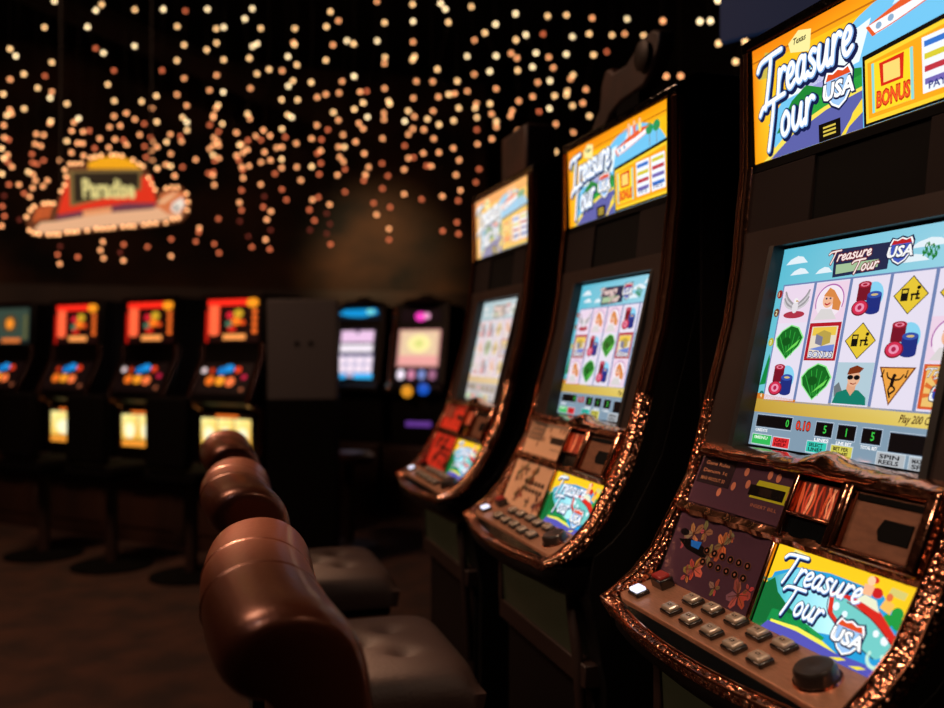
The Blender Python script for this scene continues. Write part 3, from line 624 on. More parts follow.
    vs=[Vector((x,y,dz(y)+.0025)) for x,y in q]; k=len(vs); pl.add(vs+[v-Vector((0,0,.01)) for v in vs],[tuple(range(k)),tuple(range(k,2*k))]+[(i,(i+1)%k,k+(i+1)%k,k+i) for i in range(k)])
    pl.build('button_deck',M['bronze'],t,smooth=False,bevel=.0015)
    ang=math.atan(DS)
    def dm(x,y,h=.0025): return Matrix.Translation((x,y,dz(y)+h))@Matrix.Rotation(ang,4,'X')
    pos=[(-.114,-.210),(-.062,-.209),(-.005,-.208),(.051,-.211),(.102,-.209),(-.117,-.244),(-.061,-.245),(-.006,-.245),(.052,-.248),(.107,-.247)]
    protos=None
    for i,(x,y) in enumerate(pos):
        if protos is None:
            b=MB().box(-.0155,.0155,-.0115,.0115,0,.007).build('play_button',M['buttonbase'],t,bevel=.002)
            cm=MB(); cm.loft([[Vector((sx*a_,sy*b_,z)) for sx,sy in ((-1,-1),(1,-1),(1,1),(-1,1))] for a_,b_,z in ((.0125,.009,.006),(.0125,.009,.010),(.0105,.0072,.0125))])
            c=cm.build('button_cap',M['cap'],b,bevel=.001)
            ga=Art(.012,.006,(.50,.44,.38)); ga.rect(.002,.001,.010,.005,(.18,.13,.1),1); ga.rect(.004,.002,.008,.004,(.6,.55,.5),2)
            g2=ga.build('button_mark',M['print'],b,(-.006,-.003,.0127),(1,0,0),(0,1,0)); protos=(b,c,g2)
        else:
            b=protos[0].copy(); COL.objects.link(b); b.parent=t
            for src in protos[1:]: c=src.copy(); COL.objects.link(c); c.parent=b
        b.matrix_local=dm(x,y)
    b=MB().box(-.016,.016,-.012,.012,0,.007).build('service_button',M['buttonbase'],t,bevel=.002); b.matrix_local=dm(-.222,-.243); b['label']='lit white button'
    MB().box(-.0125,.0125,-.009,.009,.006,.012).build('button_cap',M['white'],b,bevel=.002)
    b=MB().box(-.017,.017,-.012,.012,0,.016).build('change_button',M['buttonbase'],t,bevel=.002); b.matrix_local=dm(-.212,-.206); b['label']='raised dark red button'
    MB().box(-.014,.014,-.0095,.0095,.015,.021).build('button_cap',principled('dark_red_cap',(.42,.08,.06),.3,emis=(.6,.05,.03),estr=.15),b,bevel=.002)
    b=MB().lathe([(.026,0),(.026,.006),(.025,.008),(.025,.014),(.022,.018),(.016,.0185),(.004,.017)],32).build('spin_button',M['knob'],t); b.matrix_local=dm(.190,-.228); b['label']='large round black button'
    MB().lathe([(.0255,.0),(.028,.003),(.029,.0),(.027,.0)],32).build('button_ring',M['rim'],b)
    # underside of the lip
    rings=[]
    for (z,sc_,dy) in ((.845,1.,.0),(.825,1.,.004),(.80,.97,.035),(.775,.94,.085),(.755,.93,.115)):
        ring=[]
        for k in range(17):
            x=(-.27+.54*k/16)*sc_; ring.append(Vector((x,max(ly(min(abs(x),.245))+.004,-.33)+dy+(.02 if abs(x)>.26*sc_ else 0),z)))
        ring+=[Vector((.27*sc_,-.10,z)),Vector((-.27*sc_,-.10,z))]; rings.append(ring)
    MB().loft(rings).build('lip_underside',M['black'],t)
    # lower door
    bx=Matrix.Identity(4)
    MB().prism([(-.200,.80),(-.192,.655),(-.17,.655),(-.17,.80)],'x',-.235,.19).build('belly_glass',M['belly'],t)
    mb=MB(); mb.box(-.26,.262,-.198,-.16,.61,.655); mb.box(-.26,-.235,-.200,-.16,.655,.80)
    mb.tube([(.195,-.200,.80),(.215,-.203,.74),(.228,-.200,.68),(.232,-.195,.60),(.232,-.18,.40)],.012,8)
    mb.build('door_frame',M['bezel'],t,bevel=.003)
    MB().box(-.25,.25,-.175,-.16,.06,.60).build('lower_door',M['black'],t,bevel=.004)
    return t
PURPLE=dict(bg=(.24,.15,.20),fl=(.66,.40,.31),led=True,fig=True,mat='print')
REFLECT_TAN=dict(bg=(.66,.48,.35),fl=(.45,.27,.17),led=False,fig=False,mat='printbright')  # light reflecting off the panels, put into the print colour as tan
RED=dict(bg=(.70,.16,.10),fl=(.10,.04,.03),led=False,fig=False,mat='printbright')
make_machine(1.077,'nearest copper trimmed slot machine with purple flowered control panel and cartoon travel artwork',PURPLE,['elcgg','fbgcl','cfmdt'])
make_machine(1.877,'middle slot machine of the right hand row with speaker panel coloured tan for reflected light and copper trim',REFLECT_TAN,['ellcg','bcfbm','lfclc'],.0)
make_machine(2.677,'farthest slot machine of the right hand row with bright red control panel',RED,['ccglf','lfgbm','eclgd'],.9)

# toppers
t=thing('machine_topper','dull brown cut-out topper with a rounded raised end on the middle slot machine','topper',(1.0,2.01,1.80),-math.pi/2)
MB().prism([(x_*.9,z_*.62+.015) for x_,z_ in [(-.20,.0),(-.23,.03),(-.20,.07),(-.17,.10),(-.16,.19),(-.13,.245),(-.10,.24),(-.08,.215),(.00,.21),(.04,.235),(.09,.27),(.15,.275),(.19,.25),(.185,.19),(.14,.12),(.10,.085),(-.04,.075),(-.10,.05),(-.14,.0)]],'y',-.02,.02).build('topper_board',M['dimtop'],t,bevel=.008)
MB().box(-.06,.06,-.015,.015,.0,.08).build('bracket',M['matte'],t)
MB().lathe([(.028,-.004),(.036,.004),(.028,.008)],20,(0,0,0),Matrix.Translation((.10,-.026,.135))@Matrix.Rotation(R(90),4,'X')).build('porthole',M['bezel'],t)
t=thing('machine_topper','square dark brown topper box on the farthest right hand slot machine','topper',(1.0,2.74,1.80),-math.pi/2)
MB().box(-.13,.11,-.05,.05,.0,.155).build('topper_box',M['dimtop'],t,bevel=.01)
MB().box(-.10,.08,-.03,.03,.0,.04).build('bracket',M['matte'],t)
sg=thing('hanging_sign','dark blue sign panel hanging behind the top of the nearest slot machine','sign',(1.42,2.02,0),-R(62))
MB().box(-.17,.17,-.01,.01,2.08,2.40).build('sign_board',principled('navy_sign',(.05,.07,.13),.7,emis=(.12,.18,.30),estr=.35),sg,bevel=.004)
MB().tube([(-.1,0,2.4),(-.1,0,4.2)],.003,6).build('hanger',M['wire'],sg); MB().tube([(.1,0,2.4),(.1,0,4.2)],.003,6).build('hanger',M['wire'],sg)

# ------------------------------------------------------------------ chairs
def make_chair(Yc,label,X0=.33,rz=math.pi/2):
    t=thing('casino_chair',label,'chair',(X0,Yc,0),rz,'leather chairs in front of the right hand machines')
    X0_=X0
    # cross section in (X,Z); local y = X0 - X
    sec=[(.07,1.020),(.105,1.012),(.135,.985),(.148,.94),(.152,.86),(.155,.74),(.150,.66),(.125,.63),(.095,.635),(.082,.68),(.078,.80),(.072,.895),(.055,.925),(.025,.925),(.004,.942),(-.004,.968),(.008,.998),(.035,1.015)]
    cx=.078; cz=.965
    rings=[]
    xs=[-.262,-.258,-.247,-.23,-.20,-.15,-.10,-.068,-.0621,-.060,-.0579,-.052,0,.04,.067,.0729,.075,.0771,.083,.12,.16,.20,.23,.247,.258,.262]
    seam={.060:1.035,.075:1.035,.0621:.985,.0579:.985,.0729:.985,.0771:.985}
    sc={.262:.66,.258:.80,.247:.92,.23:.98,.20:1.}
    for x in xs:
        k=sc.get(round(abs(x),3),1.)*seam.get(round(abs(x),4),1.)
        bow=.25*x*x   # wraps slightly forward at the ends
        rings.append([Vector((x,X0-(cx+(X-cx)*k+bow),cz+(Z-cz)*(k if Z>.9 else (.5+.5*k)))) for X,Z in sec])
    MB().loft(rings).build('backrest',M['leather'],t,sub=2,ang=180)
    # seat with tufts
    n=28; top=[];rings=[]
    W,D=.225,.20
    tf=[(-.08,-.07),(.08,-.07),(-.08,.07),(.08,.07),(0,0)]
    vs=[];fs=[]
    for j in range(n+1):
        for i in range(n+1):
            x=-W+2*W*i/n; y=-D+2*D*j/n
            ex_=max(0,1-((abs(x)/W)**7+(abs(y)/D)**7)); z=.595+.052*ex_**.45
            for (a,b) in tf: z-=.022*math.exp(-((x-a)**2+(y-b)**2)/.0007)+.004*math.exp(-abs(x-a)/.012)*math.exp(-abs(y-b)/.05)
            vs.append((x,y,z))
    for j in range(n):
        for i in range(n): a=j*(n+1)+i; fs.append((a,a+1,a+n+2,a+n+1))
    b0=len(vs); bord=[i for i in range(n+1)]+[j*(n+1)+n for j in range(1,n+1)]+[n*(n+1)+i for i in range(n-1,-1,-1)]+[j*(n+1) for j in range(n-1,0,-1)]
    for i in bord: vs.append((vs[i][0]*.97,vs[i][1]*.97,.55))
    k=len(bord)
    for i in range(k): fs.append((bord[i],bord[(i+1)%k],b0+(i+1)%k,b0+i))
    fs.append(tuple(range(b0,b0+k)))
    MB().add(vs,fs).build('seat',M['seatleather'],t,ang=70)
    for (a,b) in tf: MB().lathe([(.011,0),(.010,.004),(.004,.006)],12,(a,b,.622)).build('tuft_button',M['seatleather'],t)
    MB().box(-.20,.20,-.18,.18,.52,.56).build('seat_pan',M['matte'],t,bevel=.01)
    MB().box(-.14,.14,.16,.235,.53,.66).build('back_bracket',M['matte'],t,bevel=.01)
    MB().lathe([(.035,.04),(.035,.36),(.05,.52)],20).build('pedestal',M['steel'],t)
    MB().lathe([(.22,0),(.22,.012),(.08,.03),(.04,.06)],32).build('base_plate',M['matte'],t)
    fr=MB(); fr.tube([(-.17,-.0,.28),(-.17,-.15,.26),(.17,-.15,.26),(.17,0,.28)],.012,8); fr.box(-.17,.17,-.012,.012,.27,.29); fr.build('footrest',M['steel'],t)
    return t
make_chair(1.115,'nearest brown leather chair back with stitched padded roll, cut off at the bottom edge')
make_chair(1.915,'leather chair directly behind the nearest one with its tufted seat showing')
make_chair(2.715,'farthest leather chair of the three in front of the right hand machines')

# ------------------------------------------------------------------ the room
def struct(name,mb,mat): o=mb.build(name,mat,None,smooth=False); o['kind']='structure'; return o
XL,XR,YB,YN,ZT=-4.5,3.2,10.2,-1.6,4.4
struct('floor',MB().box(XL,XR,YN,YB,-.05,0),M['carpet'])
struct('ceiling',MB().box(XL,XR,YN,YB,ZT,ZT+.05),M['ceil'])
struct('wall_back',MB().box(XL,XR,YB,YB+.1,0,ZT),M['wallmat'])
struct('wall_left',MB().box(XL-.1,XL,YN,YB,0,ZT),M['wallmat'])
struct('wall_right',MB().box(XR,XR+.1,YN,YB,0,ZT),M['matte'])
struct('wall_front',MB().box(XL,XR,YN-.1,YN,0,ZT),M['matte'])
struct('trim_1',MB().box(XL,XR,YB-.12,YB,1.72,1.95),M['bwood'])
def pix(px,py,d):
    r=(px-CX)/F*d; return Vector((r*math.cos(TH)+d*math.sin(TH), -r*math.sin(TH)+d*math.cos(TH), ZC+(CY-py)/F*d))
# sloping brown beams in the dark ceiling
bm=MB(); A=pix(75,10,8.2); B=pix(215,70,8.6); dd=(B-A).normalized(); bm.tube([A-dd*.9,B+dd*.5],.13,4)
struct('trim_2',bm,M['beam'])
# dark hoarding wall behind the left bank, 45 degrees
S2=math.sqrt(.5)
# ------------------------------------------------------------------ distant machines and their counter
ROW=Vector((S2,-S2,0)); NRM=Vector((-S2,-S2,0))
def rowpos(s,out): # s metres along the row (towards camera right) from the reference point, out = towards the front
    c=Vector((.245,5.985,0)); return c+ROW*s+NRM*out
PH=-math.pi/4
ct=thing('machine_counter','long low dark wooden counter carrying the left hand bank of slot machines','counter',rowpos(-1.2,0),PH)
mb=MB(); mb.box(-1.9,1.48,-.22,.36,.46,.53); mb.build('counter_top',M['bwood'],ct,bevel=.01)
for i in range(5):
    x0=-1.88+i*.68; fm=MB(); fm.box(x0,x0+.655,-.11,.36,.0,.46); o=fm.build('counter_panel',M['bwood'],ct,bevel=.006)
    MB().box(x0+.08,x0+.57,-.118,-.109,.10,.38).build('raised_field',M['bwood'],o,bevel=.006)
    MB().box(x0+.22,x0+.43,-.135,-.118,.33,.345).build('pull_bar',M['bezel'],o,bevel=.002)
MB().box(-1.9,1.48,-.08,.40,.0,.06).build('kickboard',M['matte'],ct)
def blob(a,x,y,rx,ry,c,l=2): a.ell(x,y,rx,ry,c,l,16)
def far_machine(s,label,red=True,full=True,glow=(.5,)):
    t=thing('slot_machine',label,'slot machine',rowpos(s,0)+Vector((0,0,.53)),PH,'upright slot machines along the left')
    body=[(.28,0),(.28,1.09),(-.06,1.09),(-.075,.78),(-.07,.70),(-.19,.46),(-.20,.42),(-.10,.38),(-.10,0)]
    mb=MB(); mb.prism(body,'x',-.26,.26); mb.build('cabinet',M['black'],t,bevel=.006)
    for sx in (-1,1):
        fr=MB(); fr.prism([(-.088,.78),(-.085,.70),(-.205,.46),(-.215,.41),(-.10,.36),(-.11,.10),(-.08,.10),(-.07,.36),(-.17,.42),(-.05,.72),(-.05,.78)],'x',sx*.245-.016,sx*.245+.016); fr.build('side_trim',M['rim'],t,bevel=.004)
    # top glass
    W,H=.44,.27; a=Art(W,H,(.10,.025,.02) if red else (.10,.12,.11))
    if red:
        a.rect(.0,.0,.05*W,.75*H,(.75,.10,.06),1); a.rect(.03*W,.85*H,.84*W,.99*H,(1,.16,.10),2); a.rect(.06*W,.18*H,.26*W,.86*H,(1,.30,.18),2)
        for k in range(5): blob(a,.16*W,(.22+.14*k)*H,.085*W,.07*H,(1,.42,.25),3)
        blob(a,.88*W,.90*H,.11*W,.11*H,(1,.60,.12),4)
        for k in range(4): blob(a,.92*W,(.25+.15*k)*H,.05*W,.06*H,(.95,.42,.15),3)
        blob(a,.46*W,.62*H,.07*W,.08*H,(.85,.12,.20),3); blob(a,.62*W,.66*H,.09*W,.10*H,(.80,.62,.15),3); blob(a,.58*W,.48*H,.09*W,.09*H,(1,.48,.12),4); blob(a,.44*W,.42*H,.06*W,.07*H,(.30,.45,.35),3); blob(a,.50*W,.30*H,.08*W,.06*H,(.85,.15,.10),3); blob(a,.70*W,.45*H,.05*W,.06*H,(.9,.3,.1),3)
        a.rect(.34*W,.06*H,.76*W,.18*H,(1,.62,.32),3)
    else:
        a.rect(.02*W,.1*H,.98*W,.95*H,(.20,.26,.22),1); blob(a,.5*W,.55*H,.10*W,.15*H,(.95,.55,.15),3); blob(a,.5*W,.55*H,.2*W,.25*H,(.30,.24,.15),2)
        a.rect(.30*W,.04*H,.78*W,.15*H,(.85,.45,.20),3)
        for k in range(4): blob(a,.90*W,(.2+.17*k)*H,.05*W,.06*H,(.40,.38,.20),2)
    a.build('top_glass',M['dimglow'],t,(-W/2,-.080,.795),(1,0,0),(0,.012,.28),.0008)
    MB().box(-.255,.255,-.082,-.05,1.07,1.10).build('top_trim',M['bezel'],t,bevel=.004)
    # reel glass on the slope
    W,H=.42,.21; a=Art(W,H,(.055,.02,.02))
    blob(a,.42*W,.74*H,.09*W,.13*H,(.05,.45,.75),2); blob(a,.54*W,.82*H,.10*W,.13*H,(.10,.55,.85),2)
    blob(a,.22*W,.74*H,.05*W,.09*H,(.75,.20,.08),2); blob(a,.72*W,.78*H,.06*W,.10*H,(.95,.25,.12),2)
    for k,(x,y) in enumerate(((.24,.42),(.44,.42),(.64,.39))): blob(a,x*W,y*H,.085*W,.15*H,[(.95,.45,.12),(1,.62,.15),(1,.48,.25)][k],2)
    if full: blob(a,.88*W,.55*H,.05*W,.08*H,(.75,.10,.25),2); blob(a,.06*W,.75*H,.05*W,.09*H,(.95,.85,.85),2)
    blob(a,.9*W,.15*H,.04*W,.06*H,(.6,.32,.2),2)
    a.build('reel_glass',M['dimglow'],t,(-W/2,-.193,.475),(1,0,0),(0,.118,.235),.0008)
    # belly glass
    if glow:
        W,H=.32 if len(glow)<3 else .42,.235; a=Art(W,H,(.10,.04,.02))
        nb=len(glow); a.rect(0,.0,W,.16*H,(.95,.60,.20),1)
        for k in range(nb):
            x0,x1=(k+.03)/nb*W,(k+.97)/nb*W; a.poly([(x0,.2*H),(x1,.2*H),(x1,.9*H),(x0,.9*H)],[(1,.80,.35),(1,.72,.25),(1,.88,.50),(1,.95,.62)],2); blob(a,(x0+x1)/2,.45*H,.3*W/nb,.22*H,(1,.97,.80),3)
        a.rect(.3*W,.93*H,.75*W,H,(.95,.45,.15),2)
        g=a.build('belly_glass',M['dimglow'],t,(-.235,-.103,.105),(1,0,0),(0,0,1),.0008)
    return t
far_machine(0.,'red lit slot machine at the right end of the left bank with widest yellow panel',True,True,(1,1,1))
far_machine(-.725,'second red lit slot machine from the right in the left bank',True,True,(1,1))
far_machine(-1.45,'third slot machine from the right in the left bank with small yellow belly panel',True,False,(1,))
far_machine(-2.175,'dim greenish slot machine at the far left edge of the picture',False,False,())
# grey cabinet at the end
gc=thing('service_cabinet','plain charcoal cabinet with two small dark holes beyond the left bank','cabinet',pix(302,354,5.3)*1.0,-R(14)); gc.location.z=0
MB().box(-.20,.20,0,.15,.985,1.565).build('upper_panel',M['greycab'],gc,bevel=.006)
MB().box(-.20,.20,0,.15,.0,.98).build('lower_panel',M['matte'],gc,bevel=.006)
for dx in (-.03,.05): MB().lathe([(.014,-.004),(.014,.003)],16,(0,0,0),Matrix.Translation((dx,-.002,1.31))@Matrix.Rotation(R(90),4,'X')).build('hole',M['matte'],gc)

def mid_machine(px,d,label,kind):
    p=pix(px,354,d); t=thing('slot_machine',label,'slot machine',(p.x,p.y,.53),R(-38),'slot machines beyond the centre aisle')
    MB().prism([(.28,0),(.28,1.10),(-.04,1.12),(-.06,.9),(-.14,.50),(-.20,.46),(-.20,.42),(-.10,.38),(-.10,0)],'x',-.24,.24).build('cabinet',M['black'],t,bevel=.006)
    for sx in (-1,1):
        MB().prism([(-.055,1.09),(-.075,.9),(-.155,.50),(-.215,.46),(-.215,.42),(-.18,.42),(-.12,.50),(-.04,.9),(-.02,1.09)],'x',sx*.225-.018,sx*.225+.018).build('side_trim',M['rim'] if sx<0 else M['bezel'],t,bevel=.004)
    if kind==0:
        W,H=.40,.10; a=Art(W,H,(.02,.06,.10)); a.poly([(.04*W,.5*H),(.2*W,.85*H),(.9*W,.9*H),(.96*W,.5*H),(.6*W,.2*H),(.3*W,.25*H)],(.05,.55,.80),1); blob(a,.78*W,.65*H,.10*W,.2*H,(.45,.85,.85),2)
        a.build('top_glass',M['dimglow'],t,(-W/2,-.06,1.0),(1,0,0),(0,0,1),.0008)
        W,H=.34,.42; a=Art(W,H,(.04,.04,.08)); 
        a.rect(.06*W,.72*H,.94*W,.95*H,(.90,.75,.88),1); a.rect(.06*W,.52*H,.94*W,.68*H,(.92,.88,.92),1); blob(a,.5*W,.93*H,.05*W,.05*H,(.2,.1,.3),2)
        a.rect(.03*W,.03*H,.97*W,.46*H,(.70,.66,.78),1)
        for k in range(8): blob(a,(.14+.24*(k%4))*W,(.20+.16*(k//4))*H,.11*W,.07*H,(.95,.88,.93),2)
        a.rect(.0*W,.0*H,.3*W,.09*H,(.15,.65,.90),3); a.rect(.5*W,.0*H,1.*W,.10*H,(.20,.70,.95),3); a.rect(.04*W,.47*H,.96*W,.50*H,(.06,.10,.35),2)
        a.build('screen',M['dimglow'],t,(-W/2,-.148,.52),(1,0,0),(0,.088,.42),.0008)
    else:
        W,H=.34,.10; a=Art(W,H,(.06,.02,.04)); blob(a,.5*W,.45*H,.14*W,.35*H,(1,.25,.75),1); blob(a,.66*W,.5*H,.08*W,.25*H,(.95,.65,.80),2)
        a.build('top_glass',M['dimglow'],t,(-W/2,-.06,.97),(1,0,0),(0,0,1),.0008)
        W,H=.36,.30; a=Art(W,H,(.75,.52,.50)); a.rect(.05*W,.06*H,.95*W,.95*H,(.88,.76,.62),1); blob(a,.5*W,.62*H,.28*W,.25*H,(.95,.90,.62),2); blob(a,.5*W,.62*H,.12*W,.12*H,(.85,.85,.50),3); a.rect(.05*W,.05*H,.95*W,.30*H,(.90,.62,.60),2)
        a.build('screen',M['dimglow'],t,(-W/2,-.132,.62),(1,0,0),(0,.066,.31),.0008)
        W,H=.36,.10; a=Art(W,H,(.08,.03,.10))
        for k,c in enumerate(((.98,.92,.98),(.80,.50,.62),(.45,.52,.75),(.60,.38,.50))): blob(a,(.12+.25*k)*W,.5*H,.09*W,.4*H,c,2)
        a.build('button_panel',M['dimglow'],t,(-W/2,-.150,.51),(1,0,0),(0,.022,.11),.0008)
        for (x,z,c,n) in ((-.05,.40,(.95,.62,.15),'amber'),(.09,.42,(.10,.35,.80),'blue')):
            MB().lathe([(.045,-.004),(.045,.010),(.03,.02)],16,(0,0,0),Matrix.Translation((x,-.205,z+.03))@Matrix.Rotation(R(90),4,'X')).build('lamp',emissive(n+'_lamp',c,.9),t)
        MB().box(-.11,.11,-.112,-.10,.15,.19).build('slot_light',emissive('violet_slot_light',(.45,.25,.65),.7),t,bevel=.008)
    MB().box(-.26,.26,-.22,.28,-.53,-.002).build('stand',M['bwood'],t,bevel=.01)
    MB().lathe([(.20,.0),(.17,.03),(.06,.05),(.05,.07)],24,(0,.05,1.12)).build('crown',M['bezel'],t)
    return t
mid_machine(362,7.6,'slot machine beyond the aisle with blue top light and pale screen',0)
mid_machine(424,7.3,'slot machine beyond the aisle with pink top light and cream screen',1)

# dark stools / chairs by the left bank
def far_chair(s,out,label):
    p=rowpos(s,out); t=thing('bar_chair',label,'chair',p,PH+math.pi,'dark chairs along the left bank')
    MB().box(-.16,.16,.14,.20,.62,1.02).build('backrest',M['matte'],t,bevel=.025,seg=3)
    MB().box(-.20,.20,-.19,.18,.53,.61).build('seat',M['matte'],t,bevel=.025,seg=3)
    MB().lathe([(.035,.02),(.035,.53)],16).build('pole',M['bwood'],t)
    MB().lathe([(.23,0),(.23,.012),(.06,.03)],28).build('base_plate',M['matte'],t)
far_chair(.21,.62,'dark chair in front of the left bank, under the rightmost red machine')
far_chair(-.39,.66,'dark chair in front of the left bank between the two brightest red machines')
far_chair(-1.0,.66,'dark chair in front of the left bank close to the left edge')
p=pix(349,354,6.0)
t=thing('bar_stool','small round dark red stool standing beyond the farthest leather chair','stool',(p.x,p.y,0),0)
MB().lathe([(.15,.54),(.17,.56),(.17,.59),(.14,.61),(.02,.615)],28).build('seat',principled('dark_red_vinyl',(.22,.08,.06),.4),t)
MB().lathe([(.03,.02),(.03,.54)],16).build('pole',M['bezel'],t); MB().lathe([(.19,0),(.19,.012),(.05,.03)],28).build('base_plate',M['bezel'],t)

# ------------------------------------------------------------------ marquee sign with bulbs
SD=5.4; sc0=pix(107,200,SD); sgn=thing('marquee_sign','lit red and orange marquee sign reading Paradise, edged with round bulbs','sign',sc0,-R(5)+0)
sgn.rotation_euler=(0,0,R(5))
inv=(Matrix.Translation(sc0)@Matrix.Rotation(R(5),4,'Z')).inverted()
def on_sign(zx,zy):
    px=20+zx/5.244; py=140+zy/5.244
    o=Vector((0,0,ZC)); q=pix(px,py,1.0)-o; a_=inv@o; b_=(inv.to_3x3()@q); k=-a_.y/b_.y; r=a_+b_*k; return (r.x,r.z)
outl=[(40,480),(60,500),(120,505),(300,490),(500,470),(720,450),(800,435),(850,425),(885,385),(895,320),(875,270),(840,238),(770,240),(730,270),(705,245),(690,205),(670,160),(610,120),(560,90),(500,72),(430,76),(370,95),(330,125),(255,125),(230,160),(240,210),(220,255),(190,330),(120,328),(60,355),(30,400)]
O=[on_sign(*p) for p in outl]
MB().prism(O,'y',.01,.06).build('sign_body',M['bezel'],sgn)
class SArt(Art):
    def __init__(s): s.W=s.H=9; s.v=[]; s.f=[]; s.c=[]
    def build(s,name,mat,parent,eps=.0015):
        me=bpy.data.meshes.new(name); me.from_pydata([(v[0],.008-v[2]*eps,v[1]) for v in s.v],[],s.f)
        ca=me.color_attributes.new('Col','FLOAT_COLOR','CORNER')
        for p,cs in zip(me.polygons,s.c):
            for k in range(p.loop_total): ca.data[p.loop_start+k].color=(*cs[k],1)
        me.materials.append(mat); ob=bpy.data.objects.new(name,me); COL.objects.link(ob); ob.parent=parent; return ob
a=SArt(); S=lambda pts:[on_sign(*p) for p in pts]
a.poly(O,(.40,.20,.10),0)
a.poly(S([(355,150),(360,115),(420,92),(500,85),(570,100),(640,150)]),(1,.68,.08),1)
a.poly(S([(200,370),(250,190),(690,190),(720,350),(200,430)]),(.92,.20,.10),1)
a.poly(S([(255,160),(640,150),(635,260),(262,350)]),(.50,.40,.22),2)
a.poly(S([(280,172),(625,168),(620,250),(285,330)]),(.14,.11,.07),3)
a.poly(S([(70,470),(110,430),(190,425),(420,380),(700,355),(790,340),(850,330),(850,400),(700,430),(450,455),(120,490)]),(.95,.72,.55),3)
a.poly(S([(190,425),(420,385),(700,360),(720,330),(560,330),(350,365),(190,395)]),(.45,.22,.28),4)
a.poly(S([(330,400),(480,380),(480,350),(330,370)]),(.95,.62,.40),5)
for q in ((100,360),(130,350),(160,345)): a.stroke(S([q,(q[0]-20,q[1]+60)]),.02,(.85,.38,.18),3,False)
a.poly(S([(720,350),(740,285),(800,262),(860,275),(875,330),(850,385),(780,390)]),(.88,.48,.28),4)
a.poly(S([(800,330),(850,300),(865,340),(830,385),(790,370)]),(.98,.92,.85),5); a.poly(S([(810,340),(835,355),(815,372)]),(.1,.12,.2),6)
for k in range(3): a.stroke(S([(725+12*k,330),(790+14*k,290-5*k)]),.012,(.98,.75,.55),5,False)
x0,z0=on_sign(330,300); x1,_=on_sign(605,270); a.text('Paradise',x0,z0,.105,(.93,.86,.55),6,.04,0,x1-x0,3)
a.build('sign_face',M['sign'],sgn)
rt,_=on_sign(0,0),0
for xx in (-.25,.25): MB().tube([(xx,.035,.1),(xx,.035,ZT-sc0.z)],.005,6).build('hanger',M['wire'],sgn)
def ico(name,r,mat):
    me=bpy.data.meshes.new(name); b=bmesh.new(); bmesh.ops.create_icosphere(b,subdivisions=2,radius=r); b.to_mesh(me); b.free()
    for p in me.polygons: p.use_smooth=True
    me.materials.append(mat); return me
signb=ico('sign_bulb',.0092,emissive('marquee_bulb',(1.,.70,.46),3.2))
SB=[(35,405),(55,370),(75,350),(125,335),(150,333),(175,335),(215,270),(235,238),(243,195),(235,158),(262,127),(290,127),(320,125),(370,95),(395,90),(425,83),(480,80),(505,80),(535,85),(592,107),(622,127),(645,140),(673,200),(690,232),(708,262),(765,255),(795,250),(825,250),(873,283),(880,327),(875,370),(830,413),(800,418),(765,435),(712,440),(680,443),(650,447),(597,455),(570,455),(540,457),(490,463),(460,467),(430,468),(400,468),(353,477),(300,483),(275,485),(247,487),(205,497),(180,497),(150,498),(100,495),(75,490),(50,475)]
for q in SB:
    x,z=on_sign(*q); o=bpy.data.objects.new('sign_bulb',signb); COL.objects.link(o); o.parent=sgn; o.location=(x,-.016,z)

# ------------------------------------------------------------------ hanging fairy light strands
TA=[(214,4),(400,18),(377,41),(530,38),(642,36),(729,43),(816,36),(175,108),(344,106),(697,104),(850,113),(880,107),(39,192),(62,220),(376,190),(407,208),(529,181),(724,177),(852,169),(813,196),(204,245),(696,238),(880,235),(448,277),(637,277),(94,291),(177,299),(40,312),(724,308),(852,296),(424,332),(148,346),(204,361),(197,385),(13,370),(696,372),(824,355),(878,362),(615,377),(450,397),(557,399),(598,425),(263,408),(95,428),(734,415),(858,413),(850,426),(39,432),(45,448),(27,453),(497,445),(449,457),(530,469),(719,462),(840,452),(838,463),(200,476),(196,485),(291,481),(309,466),(15,493),(473,494),(431,500),(567,487),(617,479),(735,481),(825,492),(875,487),(282,515),(327,518),(351,514),(736,512),(860,518),(143,527),(172,531),(17,541),(34,549),(263,555),(305,563),(326,564),(392,545),(452,548),(486,551),(498,569),(549,530),(594,540),(600,558),(568,576),(618,578),(597,593),(655,558),(670,528),(709,536),(714,556),(842,541),(856,556),(840,570),(860,572),(138,566),(161,574),(372,583),(428,580),(6,584),(126,606),(30,609),(15,623),(30,638),(281,600),(329,612),(672,605),(824,585),(838,610),(861,622),(844,632),(574,618),(598,630),(128,640),(146,645),(172,631),(236,631),(47,656),(770,628),(652,647),(671,653),(718,657),(619,664),(8,684),(111,676),(130,686),(686,691),(840,677),(820,682),(837,690),(929,522),(930,612),(942,570)]
